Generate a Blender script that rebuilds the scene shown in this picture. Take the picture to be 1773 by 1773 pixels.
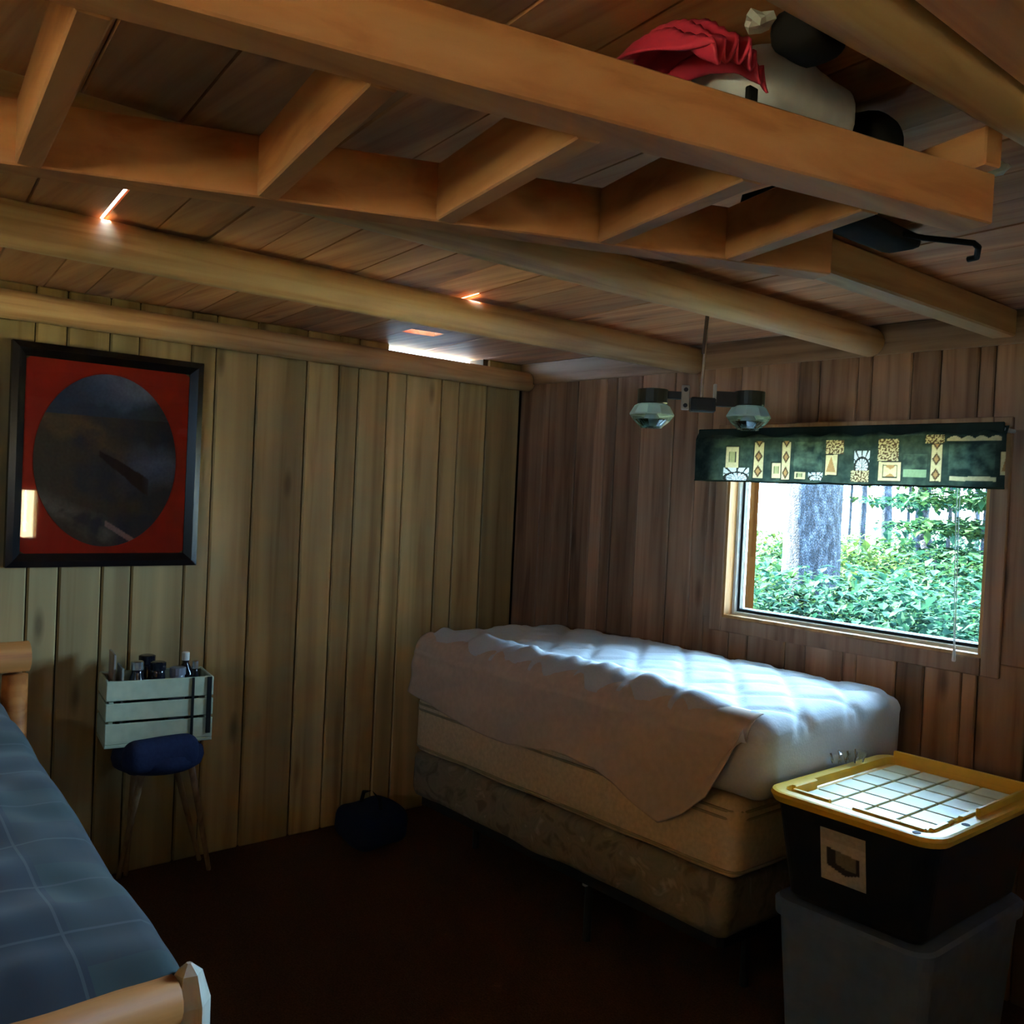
import bpy, bmesh, math, random
from mathutils import Vector, Matrix, noise
random.seed(7)
for o in list(bpy.data.objects):
    bpy.data.objects.remove(o)
S = bpy.context.scene
COL = S.collection

# ------------------------------------------------------------------ camera
F_PX, IMG, CAM_H = 1624.4, 1773.0, 1.65
YAW, PITCH, ROLL = 0.86339, -0.02066, 0.04693


def cam_rows():
    sy, cy = math.sin(YAW), math.cos(YAW)
    base = Matrix(((cy, sy, 0), (0, 0, -1), (-sy, cy, 0)))
    cp, sp = math.cos(PITCH), math.sin(PITCH)
    P = Matrix(((1, 0, 0), (0, cp, sp), (0, -sp, cp)))
    cr, sr = math.cos(ROLL), math.sin(ROLL)
    Q = Matrix(((cr, -sr, 0), (sr, cr, 0), (0, 0, 1)))
    return Q @ P @ base


MC = cam_rows()
C0 = Vector((0, 0, CAM_H))
cam_d = bpy.data.cameras.new('camera')
cam_d.sensor_width = cam_d.sensor_height = 36
cam_d.lens = F_PX / IMG * 36
cam_d.clip_start = 0.02
cam = bpy.data.objects.new('camera', cam_d)
COL.objects.link(cam)
right, down, fwd = MC[0], MC[1], MC[2]
cm = Matrix((right, -down, -fwd)).transposed().to_4x4()
cm.translation = C0
cam.matrix_world = cm
S.camera = cam


def ray(px, py):
    return MC.transposed() @ Vector(((px - IMG / 2) / F_PX, (py - IMG / 2) / F_PX, 1))


def onX(px, py, X):
    d = ray(px, py)
    return C0 + d * (X / d.x)


def onY(px, py, Y):
    d = ray(px, py)
    return C0 + d * (Y / d.y)


def onZ(px, py, Z):
    d = ray(px, py)
    return C0 + d * ((Z - CAM_H) / d.z)


# ------------------------------------------------------------------ world, sun, exposure
W = bpy.data.worlds.new('sky')
S.world = W
W.use_nodes = True
bg = W.node_tree.nodes['Background']
bg.inputs[0].default_value = (0.42, 0.68, 1.0, 1)
bg.inputs[1].default_value = 20.0
sun_d = bpy.data.lights.new('sun', 'SUN')
sun_d.energy = 110
sun_d.angle = 0.02
sun_d.color = (1, 0.93, 0.78)
sun = bpy.data.objects.new('sun', sun_d)
COL.objects.link(sun)
sun.rotation_euler = Vector((0.72, 0.12, -0.68)).to_track_quat('-Z', 'Y').to_euler()
S.view_settings.view_transform = 'Standard'
S.view_settings.look = 'None'
S.view_settings.gamma = 1
S.view_settings.use_curve_mapping = False
S.view_settings.exposure = 1.92
try:
    S.cycles.use_denoising = True
    S.cycles.max_bounces = 8
    S.cycles.diffuse_bounces = 5
    S.cycles.sample_clamp_indirect = 6
except Exception:
    pass

# room dimensions
XA, YB, ZC = -3.934, 3.387, 2.355       # left wall, window wall, ceiling underside
XR, YK = 1.7, -1.7                      # right wall and rear wall (both behind the camera's view)
WX0, WX1, WZ0, WZ1 = -2.505, -1.40, 1.15, 1.93   # window 1 opening


def portal(name, loc, rot, sx, sy):
    d = bpy.data.lights.new(name, 'AREA')
    d.shape = 'RECTANGLE'
    d.size, d.size_y = sx, sy
    d.cycles.is_portal = True
    o = bpy.data.objects.new(name, d)
    o.location = loc
    o.rotation_euler = rot
    COL.objects.link(o)


R2 = (0.42, 0.58, 1.60, 1.90)            # unseen right-wall opening added for fill light: y0,y1,z0,z1
RK = (-0.80, -0.42, 1.66, 2.10)             # unseen rear-wall opening added to light ceiling and loft frame: x0,x1,z0,z1
R3 = (2.19, 2.32, 1.02, 1.46)           # narrow sidelight in the right wall
portal('portal_window_front', ((WX0 + WX1) / 2, YB + 0.16, (WZ0 + WZ1) / 2), (-math.pi / 2, 0, 0), WX1 - WX0, WZ1 - WZ0)
portal('portal_fill_right', (XR + 0.1, (R2[0] + R2[1]) / 2, (R2[2] + R2[3]) / 2), (math.pi / 2, 0, math.pi / 2), R2[1] - R2[0], R2[3] - R2[2])
portal('portal_fill_rear', ((RK[0] + RK[1]) / 2, YK - 0.1, (RK[2] + RK[3]) / 2), (math.pi / 2, 0, 0), RK[1] - RK[0], RK[3] - RK[2])

# ------------------------------------------------------------------ helpers
WL = {}


def wloc(o):
    return WL.get(o.name, Vector((0, 0, 0)))


def link(name, me, mat, parent=None, base=None, smooth=False):
    o = bpy.data.objects.new(name, me)
    COL.objects.link(o)
    b = Vector(base) if base is not None else Vector((0, 0, 0))
    if base is None and len(me.vertices):
        lo = Vector((min(v.co[i] for v in me.vertices) for i in range(3)))
        hi = Vector((max(v.co[i] for v in me.vertices) for i in range(3)))
        b = Vector(((lo.x + hi.x) / 2, (lo.y + hi.y) / 2, lo.z))
    me.transform(Matrix.Translation(-b))
    WL[o.name] = b
    if parent:
        o.parent = parent
        o.location = b - wloc(parent)
    else:
        o.location = b
    if mat:
        for m in (mat if isinstance(mat, (list, tuple)) else [mat]):
            me.materials.append(m)
    if smooth:
        me.polygons.foreach_set('use_smooth', [True] * len(me.polygons))
    return o


def obj(name, bm, mat, parent=None, base=None, smooth=False):
    me = bpy.data.meshes.new(name)
    bmesh.ops.recalc_face_normals(bm, faces=bm.faces[:])
    bm.to_mesh(me)
    bm.free()
    return link(name, me, mat, parent, base, smooth)


def tag(o, label, cat, group=None, kind=None):
    o['label'] = label
    o['category'] = cat
    if group:
        o['group'] = group
    if kind:
        o['kind'] = kind
    return o


def thing(name, label, cat, loc, group=None):
    o = bpy.data.objects.new(name, None)
    COL.objects.link(o)
    o.empty_display_size = 0.05
    o.location = loc
    WL[o.name] = Vector(loc)
    return tag(o, label, cat, group)


def struct(o):
    o['kind'] = 'structure'
    return o


def NB():
    return bmesh.new()


def box(bm, x0, x1, y0, y1, z0, z1, bev=0.0, seg=1):
    t = bmesh.new()
    bmesh.ops.create_cube(t, size=1)
    for v in t.verts:
        v.co = Vector((x0 + (v.co.x + .5) * (x1 - x0), y0 + (v.co.y + .5) * (y1 - y0), z0 + (v.co.z + .5) * (z1 - z0)))
    if bev > 0:
        bmesh.ops.bevel(t, geom=t.edges[:], offset=bev, segments=seg, profile=0.5, affect='EDGES')
    merge(bm, t)
    return bm


def merge(bm, t, M=None):
    if M is not None:
        t.transform(M)
    me = bpy.data.meshes.new('tmp')
    t.to_mesh(me)
    t.free()
    bm.from_mesh(me)
    bpy.data.meshes.remove(me)


def obox(bm, p, q, w, h, bev=0.0, up=Vector((0, 0, 1)), seg=1):
    """box along p->q (axis at its bottom centre), width w, height h upward"""
    p, q = Vector(p), Vector(q)
    d = q - p
    L = d.length
    d.normalize()
    s = d.cross(up).normalized()
    u = s.cross(d)
    t = NB()
    box(t, 0, L, -w / 2, w / 2, 0, h, bev, seg)
    M = Matrix((d, -s, u)).transposed().to_4x4()
    M.translation = p
    merge(bm, t, M)
    return bm


def tube(bm, pts, radii, n=10, cap=True, jitter=None):
    """swept tube through pts"""
    pts = [Vector(p) for p in pts]
    if not isinstance(radii, (list, tuple)):
        radii = [radii] * len(pts)
    rings = []
    ref = None
    for i, p in enumerate(pts):
        d = (pts[min(i + 1, len(pts) - 1)] - pts[max(i - 1, 0)]).normalized()
        if ref is None:
            ref = Vector((0, 0, 1)) if abs(d.z) < 0.9 else Vector((1, 0, 0))
        a = d.cross(ref).normalized()
        b = a.cross(d)
        ring = []
        for k in range(n):
            th = 2 * math.pi * k / n
            r = radii[i]
            if jitter:
                r = r * jitter(i, th, p)
            ring.append(bm.verts.new(p + (a * math.cos(th) + b * math.sin(th)) * r))
        rings.append(ring)
    for i in range(len(rings) - 1):
        for k in range(n):
            bm.faces.new((rings[i][k], rings[i][(k + 1) % n], rings[i + 1][(k + 1) % n], rings[i + 1][k]))
    if cap:
        bm.faces.new(rings[0][::-1])
        bm.faces.new(rings[-1])
    return bm


def lathe(bm, c, prof, n=24, a0=0.0):
    c = Vector(c)
    rings = []
    for r, z in prof:
        rings.append([bm.verts.new(c + Vector((r * math.cos(a0 + 2 * math.pi * k / n), r * math.sin(a0 + 2 * math.pi * k / n), z))) for k in range(n)])
    for i in range(len(rings) - 1):
        for k in range(n):
            bm.faces.new((rings[i][k], rings[i][(k + 1) % n], rings[i + 1][(k + 1) % n], rings[i + 1][k]))
    return rings


def grid(bm, nu, nv, f):
    vs = [[bm.verts.new(f(i / nu, j / nv)) for j in range(nv + 1)] for i in range(nu + 1)]
    fs = []
    for i in range(nu):
        for j in range(nv):
            fs.append(bm.faces.new((vs[i][j], vs[i + 1][j], vs[i + 1][j + 1], vs[i][j + 1])))
    return vs, fs


def rbox_grid(bm, lo, hi, r, step, disp=None):
    """densely meshed rounded box; disp(p, n) -> offset vector"""
    lo, hi = Vector(lo), Vector(hi)
    size = hi - lo
    seen = {}

    def vert(p):
        k = (round(p.x, 5), round(p.y, 5), round(p.z, 5))
        if k in seen:
            return seen[k]
        inner = Vector([min(max(p[i], lo[i] + r), hi[i] - r) for i in range(3)])
        d = p - inner
        n = d.normalized() if d.length > 1e-9 else Vector((0, 0, 1))
        q = inner + n * r
        if disp:
            q = q + disp(q, n)
        v = bm.verts.new(q)
        seen[k] = v
        return v

    N = [max(4, int(round(size[i] / step))) for i in range(3)]
    for ax in range(3):
        a, b = (ax + 1) % 3, (ax + 2) % 3
        for side in (0, 1):
            for i in range(N[a]):
                for j in range(N[b]):
                    q = []
                    for (ii, jj) in ((i, j), (i + 1, j), (i + 1, j + 1), (i, j + 1)):
                        p = Vector((0, 0, 0))
                        p[ax] = hi[ax] if side else lo[ax]
                        p[a] = lo[a] + size[a] * ii / N[a]
                        p[b] = lo[b] + size[b] * jj / N[b]
                        q.append(vert(p))
                    try:
                        bm.faces.new(q if side else q[::-1])
                    except ValueError:
                        pass
    return bm


def nz(x, y=0, z=0, s=1.0):
    return noise.noise(Vector((x * s, y * s, z * s)))


# ------------------------------------------------------------------ materials
class NT:
    def __init__(self, name):
        self.m = bpy.data.materials.new(name)
        self.m.use_nodes = True
        self.t = self.m.node_tree
        self.t.nodes.clear()
        self.out = self.t.nodes.new('ShaderNodeOutputMaterial')

    def n(self, typ, **kw):
        nd = self.t.nodes.new(typ)
        for k, v in kw.items():
            if k.startswith('i_'):
                key = k[2:].replace('_', ' ')
                nd.inputs[int(key) if key.isdigit() else key].default_value = v
            else:
                setattr(nd, k, v)
        return nd

    def l(self, a, b):
        self.t.links.new(a, b)

    def surf(self, sh):
        self.l(sh, self.out.inputs[0])
        return self.m


def ramp(nt, fac, stops):
    r = nt.n('ShaderNodeValToRGB')
    el = r.color_ramp.elements
    while len(el) < len(stops):
        el.new(0.5)
    for e, (p, c) in zip(el, stops):
        e.position = p
        e.color = (c[0], c[1], c[2], 1)
    nt.l(fac, r.inputs[0])
    return r.outputs[0]


def mixc(nt, fac, a, b, mode='MIX'):
    m = nt.n('ShaderNodeMix', data_type='RGBA', blend_type=mode)
    for k, v in ((0, fac), (6, a), (7, b)):
        if hasattr(v, 'links'):
            nt.l(v, m.inputs[k])
        else:
            m.inputs[k].default_value = (v if isinstance(v, (int, float)) else (*v, 1)[:4])
    return m.outputs[2]


def wood(name, light, mid, dark, axis='Z', rough=0.6, knots=1.0, vary=0.5, freq=1.0, spec=0.3):
    nt = NT(name)
    tc = nt.n('ShaderNodeTexCoord')
    oi = nt.n('ShaderNodeObjectInfo')
    sc = nt.n('ShaderNodeVectorMath', operation='SCALE')
    sc.inputs[0].default_value = (37.0, 53.0, 71.0)
    nt.l(oi.outputs['Random'], sc.inputs['Scale'])
    ad = nt.n('ShaderNodeVectorMath', operation='ADD')
    nt.l(tc.outputs['Object'], ad.inputs[0])
    nt.l(sc.outputs[0], ad.inputs[1])
    g = {'X': (0.9, 18, 18), 'Y': (18, 0.9, 18), 'Z': (18, 18, 0.9)}[axis]
    k = {'X': (1.6, 5.5, 5.5), 'Y': (5.5, 1.6, 5.5), 'Z': (5.5, 5.5, 1.6)}[axis]
    m1 = nt.n('ShaderNodeMapping')
    m1.inputs['Scale'].default_value = [v * freq for v in g]
    nt.l(ad.outputs[0], m1.inputs[0])
    n1 = nt.n('ShaderNodeTexNoise')
    n1.inputs['Scale'].default_value = 1.6
    n1.inputs['Detail'].default_value = 5
    n1.inputs['Distortion'].default_value = 0.6
    nt.l(m1.outputs[0], n1.inputs['Vector'])
    c1 = ramp(nt, n1.outputs[0], [(0.30, dark), (0.47, mid), (0.66, light)])
    # broad stain bands
    m2 = nt.n('ShaderNodeMapping')
    m2.inputs['Scale'].default_value = [v * 0.3 for v in g]
    nt.l(ad.outputs[0], m2.inputs[0])
    n2 = nt.n('ShaderNodeTexNoise')
    n2.inputs['Scale'].default_value = 1.3
    n2.inputs['Detail'].default_value = 2
    nt.l(m2.outputs[0], n2.inputs['Vector'])
    f2 = ramp(nt, n2.outputs[0], [(0.35, (0.55, 0.55, 0.55)), (0.62, (1.0, 1.0, 1.0))])
    c2 = mixc(nt, 0.8, c1, f2, 'MULTIPLY')
    # knots
    m3 = nt.n('ShaderNodeMapping')
    m3.inputs['Scale'].default_value = k
    nt.l(ad.outputs[0], m3.inputs[0])
    vo = nt.n('ShaderNodeTexVoronoi')
    vo.inputs['Scale'].default_value = 1.0
    vo.inputs['Randomness'].default_value = 1.0
    nt.l(m3.outputs[0], vo.inputs['Vector'])
    f3 = ramp(nt, vo.outputs['Distance'], [(0.05, (1, 1, 1)), (0.14, (0, 0, 0))])
    mm = nt.n('ShaderNodeMath', operation='MULTIPLY')
    mm.inputs[1].default_value = 0.75 * knots
    nt.l(f3, mm.inputs[0])
    c3 = mixc(nt, mm.outputs[0], c2, [v * 0.35 for v in dark])
    # board to board variation
    mr = nt.n('ShaderNodeMapRange')
    mr.inputs['To Min'].default_value = 1.0 - vary
    mr.inputs['To Max'].default_value = 1.0 + vary * 0.35
    nt.l(oi.outputs['Random'], mr.inputs[0])
    hv = nt.n('ShaderNodeVectorMath', operation='SCALE')
    nt.l(c3, hv.inputs[0])
    nt.l(mr.outputs[0], hv.inputs['Scale'])
    bs = nt.n('ShaderNodeBsdfPrincipled')
    bs.inputs['Roughness'].default_value = rough
    bs.inputs['Specular IOR Level'].default_value = spec
    nt.l(hv.outputs[0], bs.inputs['Base Color'])
    bp = nt.n('ShaderNodeBump')
    bp.inputs['Strength'].default_value = 0.18
    bp.inputs['Distance'].default_value = 0.004
    nt.l(n1.outputs[0], bp.inputs['Height'])
    nt.l(bp.outputs[0], bs.inputs['Normal'])
    return nt.surf(bs.outputs[0])


def plain(name, col, rough=0.5, spec=0.4, metal=0.0, var=0.12, scale=20.0, bump=0.0, sheen=0.0):
    nt = NT(name)
    tc = nt.n('ShaderNodeTexCoord')
    n1 = nt.n('ShaderNodeTexNoise')
    n1.inputs['Scale'].default_value = scale
    n1.inputs['Detail'].default_value = 4
    nt.l(tc.outputs['Object'], n1.inputs['Vector'])
    c = ramp(nt, n1.outputs[0], [(0.3, [v * (1 - var) for v in col]), (0.7, [min(1, v * (1 + var)) for v in col])])
    bs = nt.n('ShaderNodeBsdfPrincipled')
    bs.inputs['Roughness'].default_value = rough
    bs.inputs['Specular IOR Level'].default_value = spec
    bs.inputs['Metallic'].default_value = metal
    if sheen:
        bs.inputs['Sheen Weight'].default_value = sheen
    nt.l(c, bs.inputs['Base Color'])
    if bump:
        bp = nt.n('ShaderNodeBump')
        bp.inputs['Strength'].default_value = bump
        bp.inputs['Distance'].default_value = 0.005
        nt.l(n1.outputs[0], bp.inputs['Height'])
        nt.l(bp.outputs[0], bs.inputs['Normal'])
    return nt.surf(bs.outputs[0])


def clearglass(name, tint=(0.96, 1.0, 0.98), refl=0.06, rough=0.02):
    nt = NT(name)
    tr = nt.n('ShaderNodeBsdfTransparent')
    tr.inputs[0].default_value = (*tint, 1)
    gl = nt.n('ShaderNodeBsdfGlossy')
    gl.inputs['Roughness'].default_value = rough
    fr = nt.n('ShaderNodeFresnel')
    fr.inputs[0].default_value = 1.45
    mx = nt.n('ShaderNodeMixShader')
    mm = nt.n('ShaderNodeMath', operation='MAXIMUM')
    mm.inputs[1].default_value = refl
    nt.l(fr.outputs[0], mm.inputs[0])
    nt.l(mm.outputs[0], mx.inputs[0])
    nt.l(tr.outputs[0], mx.inputs[1])
    nt.l(gl.outputs[0], mx.inputs[2])
    return nt.surf(mx.outputs[0])


def printed(name, rough=0.8, spec=0.2, transl=0.0):
    nt = NT(name)
    at = nt.n('ShaderNodeVertexColor', layer_name='print')
    tc = nt.n('ShaderNodeTexCoord')
    n1 = nt.n('ShaderNodeTexNoise')
    n1.inputs['Scale'].default_value = 90
    nt.l(tc.outputs['Object'], n1.inputs['Vector'])
    f = ramp(nt, n1.outputs[0], [(0.3, (0.8, 0.8, 0.8)), (0.7, (1, 1, 1))])
    c = mixc(nt, 1.0, at.outputs[0], f, 'MULTIPLY')
    bs = nt.n('ShaderNodeBsdfPrincipled')
    bs.inputs['Roughness'].default_value = rough
    bs.inputs['Specular IOR Level'].default_value = spec
    nt.l(c, bs.inputs['Base Color'])
    if transl:
        tl = nt.n('ShaderNodeBsdfTranslucent')
        nt.l(c, tl.inputs[0])
        mx = nt.n('ShaderNodeMixShader')
        mx.inputs[0].default_value = transl
        nt.l(bs.outputs[0], mx.inputs[1])
        nt.l(tl.outputs[0], mx.inputs[2])
        return nt.surf(mx.outputs[0])
    return nt.surf(bs.outputs[0])


def paint(o, f, layer='print'):
    """f(world co) -> rgb; flat print stored as a colour attribute"""
    me = o.data
    a = me.color_attributes.new(layer, 'FLOAT_COLOR', 'POINT')
    b = WL[o.name]
    for i, v in enumerate(me.vertices):
        c = f(v.co + b)
        a.data[i].color = (c[0], c[1], c[2], 1)


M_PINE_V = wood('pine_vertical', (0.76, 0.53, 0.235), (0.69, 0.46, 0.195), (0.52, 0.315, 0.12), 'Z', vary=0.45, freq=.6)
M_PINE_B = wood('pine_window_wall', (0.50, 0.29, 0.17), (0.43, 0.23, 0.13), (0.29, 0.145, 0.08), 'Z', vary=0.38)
M_CEIL = wood('pine_ceiling', (0.76, 0.37, 0.165), (0.70, 0.30, 0.125), (0.56, 0.20, 0.075), 'X', vary=0.28)
M_LOG = wood('peeled_log', (0.74, 0.46, 0.225), (0.68, 0.38, 0.175), (0.52, 0.26, 0.11), 'Y', vary=0.12, rough=0.5)
M_LUMBER = wood('lumber_lengthwise', (0.74, 0.34, 0.145), (0.68, 0.28, 0.11), (0.52, 0.185, 0.068), 'Y', vary=0.2, freq=0.7)
M_LUMBERX = wood('lumber_crosswise', (0.74, 0.34, 0.145), (0.68, 0.28, 0.11), (0.52, 0.185, 0.068), 'X', vary=0.25, freq=0.7)
M_TRIM = wood('stained_trim', (0.40, 0.25, 0.15), (0.32, 0.19, 0.11), (0.2, 0.11, 0.06), 'X', vary=0.1)
M_JAMB = wood('jamb_wood', (0.62, 0.32, 0.11), (0.52, 0.25, 0.08), (0.38, 0.17, 0.05), 'Z', vary=0.1)
M_BEDLOG = wood('bed_log', (0.60, 0.21, 0.05), (0.52, 0.165, 0.035), (0.36, 0.10, 0.02), 'Y', vary=0.1)
M_BACK = plain('wall_core', (0.06, 0.04, 0.025), 0.9, 0.1)
M_CARPET = plain('dark_carpet', (0.085, 0.038, 0.020), 0.95, 0.05, var=0.3, scale=160, bump=0.6)
M_BLACK = plain('black_lacquer', (0.006, 0.004, 0.004), 0.22, 0.5)
M_RED = plain('red_mat_board', (0.72, 0.045, 0.022), 0.7, 0.2, var=0.06)
M_GLASS = clearglass('window_glass')
M_PICGLASS = clearglass('picture_glass', (1, 1, 1), 0.03)
M_VINYL = plain('white_vinyl', (0.72, 0.72, 0.68), 0.4)
M_GASKET = plain('black_gasket', (0.012, 0.012, 0.014), 0.5)
M_CREAM = plain('cream_ticking', (0.62, 0.49, 0.34), 0.8, 0.2, scale=60, bump=0.1)
M_DARKMETAL = plain('dark_metal', (0.02, 0.02, 0.022), 0.5, 0.5, metal=0.3)
M_CHROME = plain('brushed_nickel', (0.75, 0.74, 0.72), 0.25, 0.5, metal=1.0)
M_NAVY = plain('navy_fabric', (0.015, 0.02, 0.05), 0.9, 0.1, scale=80, bump=0.3)
M_CRATE = plain('pale_green_plastic', (0.42, 0.46, 0.33), 0.55, 0.3)
M_TOTE = plain('black_plastic', (0.006, 0.006, 0.010), 0.42, 0.45)
M_GREYTOTE = plain('grey_blue_plastic', (0.10, 0.155, 0.29), 0.5, 0.35)
M_LID = plain('yellow_plastic', (0.75, 0.45, 0.04), 0.38, 0.5, var=0.05)
M_REDCLOTH = plain('red_nylon', (0.55, 0.03, 0.075), 0.55, 0.4)
M_WHITEBAG = plain('white_poly', (0.72, 0.69, 0.74), 0.5, 0.4)
M_DARKBAG = plain('dark_fabric', (0.012, 0.010, 0.012), 0.85, 0.2, bump=0.2)
M_PAPER = plain('white_paper', (0.7, 0.68, 0.62), 0.8, 0.2)
M_BLACKHOLE = plain('black_rubber', (0.008, 0.008, 0.008), 0.7, 0.2)

# ------------------------------------------------------------------ floor
struct(obj('floor', box(NB(), XA - 0.1, XR + 0.1, YK - 0.1, YB + 0.1, -0.12, 0.0), M_CARPET))

# ------------------------------------------------------------------ left wall (planked)
bm = NB()
EV0, EV1, EVZ = 2.52, 3.13, 2.315        # open eave gap above the wall plate
box(bm, XA - 0.14, XA - 0.022, YK, YB + 0.12, 0, EVZ)
box(bm, XA - 0.14, XA - 0.022, YK, EV0, EVZ, ZC)
box(bm, XA - 0.14, XA - 0.022, EV1, YB + 0.12, EVZ, ZC)
wall_left = struct(obj('wall_left', bm, M_BACK))
jA = [-0.62, -0.47, -0.29, -0.17, 0.02, 0.14, 0.32, 0.44, 0.63, 0.78, 0.931, 1.045, 1.206, 1.322, 1.54, 1.649, 1.838, 2.083, 2.252, 2.36, 2.527, 2.637, 2.855, 2.967, 3.154, 3.387]
for a, b in zip(jA[:-1], jA[1:]):
    top = EVZ if (a > EV0 - 0.01 and b < 3.2) else ZC
    proud = random.uniform(-0.002, 0.002)
    w = NB()
    box(w, XA - 0.021, XA + proud, a + 0.0028, b - 0.0028, 0.0, top, 0.006)
    obj('plank', w, M_PINE_V, wall_left, base=(XA, (a + b) / 2, 0))

# ------------------------------------------------------------------ window wall (planked)
bm = NB()
yb0, yb1 = YB + 0.022, YB + 0.10
box(bm, XA - 0.1, WX0, yb0, yb1, 0, ZC)
box(bm, WX1, XR, yb0, yb1, 0, ZC)
box(bm, WX0, WX1, yb0, yb1, 0, WZ0)
box(bm, WX0, WX1, yb0, yb1, WZ1, ZC)
wall_back = struct(obj('wall_back', bm, M_BACK))
jB = [XA, -3.736, -3.637, -3.484, -3.359, -3.278, -3.208, -3.044, -2.841, -2.704, -2.617, -2.475, -2.376, -2.19, -2.096, -1.93, -1.872, -1.712, -1.605, -1.469, -1.414, -1.25, -1.1, -0.93, -0.8, -0.6]
for a, b in zip(jB[:-1], jB[1:]):
    spans = [(0, 2.245)]
    if b > WX0 and a < WX1:
        spans = [(0, WZ0 - 0.01), (WZ1 + 0.01, 2.245)]
    for z0, z1 in spans:
        w = NB()
        aa, bb = a + 0.0016, b - 0.0016
        if len(spans) == 1 or True:
            box(w, aa, bb, YB - random.uniform(-0.002, 0.002), YB + 0.021, z0, z1, 0.005)
        if z0 == 0 and len(spans) == 2 and (a < WX0 < b):
            box(w, aa, WX0 - 0.001, YB, YB + 0.0205, WZ0 - 0.01, WZ1 + 0.01)
        if z0 == 0 and len(spans) == 2 and (a < WX1 < b):
            box(w, WX1 + 0.001, bb, YB, YB + 0.0205, WZ0 - 0.01, WZ1 + 0.01)
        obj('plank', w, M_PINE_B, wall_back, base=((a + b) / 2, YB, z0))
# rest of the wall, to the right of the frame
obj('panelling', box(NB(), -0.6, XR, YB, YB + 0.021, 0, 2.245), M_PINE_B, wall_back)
# frieze board under the ceiling
fr = obj('trim_1', box(NB(), XA, XR, YB - 0.012, YB + 0.02, 2.24, ZC, 0.003), M_TRIM)
struct(fr)

# ------------------------------------------------------------------ rear and right walls (behind the camera)


def holed_wall(name, axis, p0, p1, u0, u1, holes, mat):
    bm = NB()
    us = sorted({u0, u1, *[h[0] for h in holes], *[h[1] for h in holes]})
    for a, b in zip(us[:-1], us[1:]):
        hs = [h for h in holes if h[0] <= a and h[1] >= b]
        zs = [0.0]
        for h in hs:
            zs += [h[2], h[3]]
        zs += [ZC]
        for i in range(0, len(zs), 2):
            if axis == 'X':
                box(bm, p0, p1, a, b, zs[i], zs[i + 1])
            else:
                box(bm, a, b, p0, p1, zs[i], zs[i + 1])
    return struct(obj(name, bm, mat))


holed_wall('wall_right', 'X', XR, XR + 0.12, YK, YB + 0.1, [R2, R3], M_PINE_V)
holed_wall('wall_rear', 'Y', YK - 0.12, YK, XA - 0.14, XR + 0.12, [RK], M_PINE_V)


def ring(bm, x0, x1, z0, z1, w, y0, y1, bev=0.0):
    box(bm, x0, x0 + w, y0, y1, z0, z1, bev)
    box(bm, x1 - w, x1, y0, y1, z0, z1, bev)
    box(bm, x0 + w, x1 - w, y0, y1, z0, z0 + w, bev)
    box(bm, x0 + w, x1 - w, y0, y1, z1 - w, z1, bev)
    return bm


# ------------------------------------------------------------------ window 1
win = bpy.data.objects.new('window_1', None)
COL.objects.link(win)
win.location = (WX0, YB, WZ0)
WL['window_1'] = Vector((WX0, YB, WZ0))
win['kind'] = 'structure'
for nm, args in (('casing', (WX0 - 0.062, WX0, YB - 0.018, YB + 0.0, WZ0 - 0.062, WZ1 + 0.06)),
                 ('casing', (WX1, WX1 + 0.062, YB - 0.018, YB + 0.0, WZ0 - 0.062, WZ1 + 0.06)),
                 ('casing', (WX0 + .001, WX1 - .001, YB - 0.018, YB + 0.0, WZ0 - 0.062, WZ0)),
                 ('casing', (WX0 + .001, WX1 - .001, YB - 0.018, YB + 0.0, WZ1, WZ1 + 0.06))):
    obj(nm, box(NB(), *args, 0.003), M_PINE_B, win)
obj('jamb', ring(NB(), WX0, WX1, WZ0, WZ1, 0.012, YB - 0.012, YB + 0.045), M_JAMB, win)
obj('sash', ring(NB(), WX0 + 0.004, WX1 - 0.004, WZ0 + 0.004, WZ1 - 0.004, 0.020, YB + 0.045, YB + 0.066, 0.002), M_VINYL, win)
obj('gasket', ring(NB(), WX0 + 0.012, WX1 - 0.012, WZ0 + 0.012, WZ1 - 0.012, 0.024, YB + 0.066, YB + 0.086), M_GASKET, win)
obj('outer_sash', ring(NB(), WX0 + 0.010, WX1 - 0.010, WZ0 + 0.010, WZ1 - 0.010, 0.030, YB + 0.086, YB + 0.096), M_VINYL, win)
obj('exterior_trim', ring(NB(), WX0 - 0.01, WX1 + 0.01, WZ0 - 0.04, WZ1 + 0.01, 0.03, YB + 0.101, YB + 0.19), wood('exterior_stain', (0.022, 0.0082, 0.0024), (0.018, 0.0066, 0.0019), (0.012, 0.0044, 0.0013), 'Z', vary=.05, spec=0.0), win)
obj('pane', box(NB(), WX0 + 0.03, WX1 - 0.03, YB + 0.074, YB + 0.078, WZ0 + 0.03, WZ1 - 0.03), M_GLASS, win)

# ------------------------------------------------------------------ ceiling boards
ceiling = bpy.data.objects.new('ceiling', None)
COL.objects.link(ceiling)
ceiling.location = (0, 0, ZC)
WL['ceiling'] = Vector((0, 0, ZC))
ceiling['kind'] = 'structure'
U, Nn = Vector((0.99217, -0.12489, 0)), Vector((0.12489, 0.99217, 0))
offs = [-2.25, -2.05, -1.87, -1.7, -1.52, -1.33, -1.15, -0.98, -0.8, -0.62, -0.45, -0.27, -0.1, 0.08, 0.27, 0.455, 0.605, 0.752, 0.909, 1.056, 1.256, 1.38, 1.545, 1.727, 1.90, 2.07, 2.25, 2.435, 2.61, 2.80, 3.0, 3.2, 3.4, 3.62]


def s_at(X, t):
    return (X - Nn.x * t) / U.x


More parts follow.
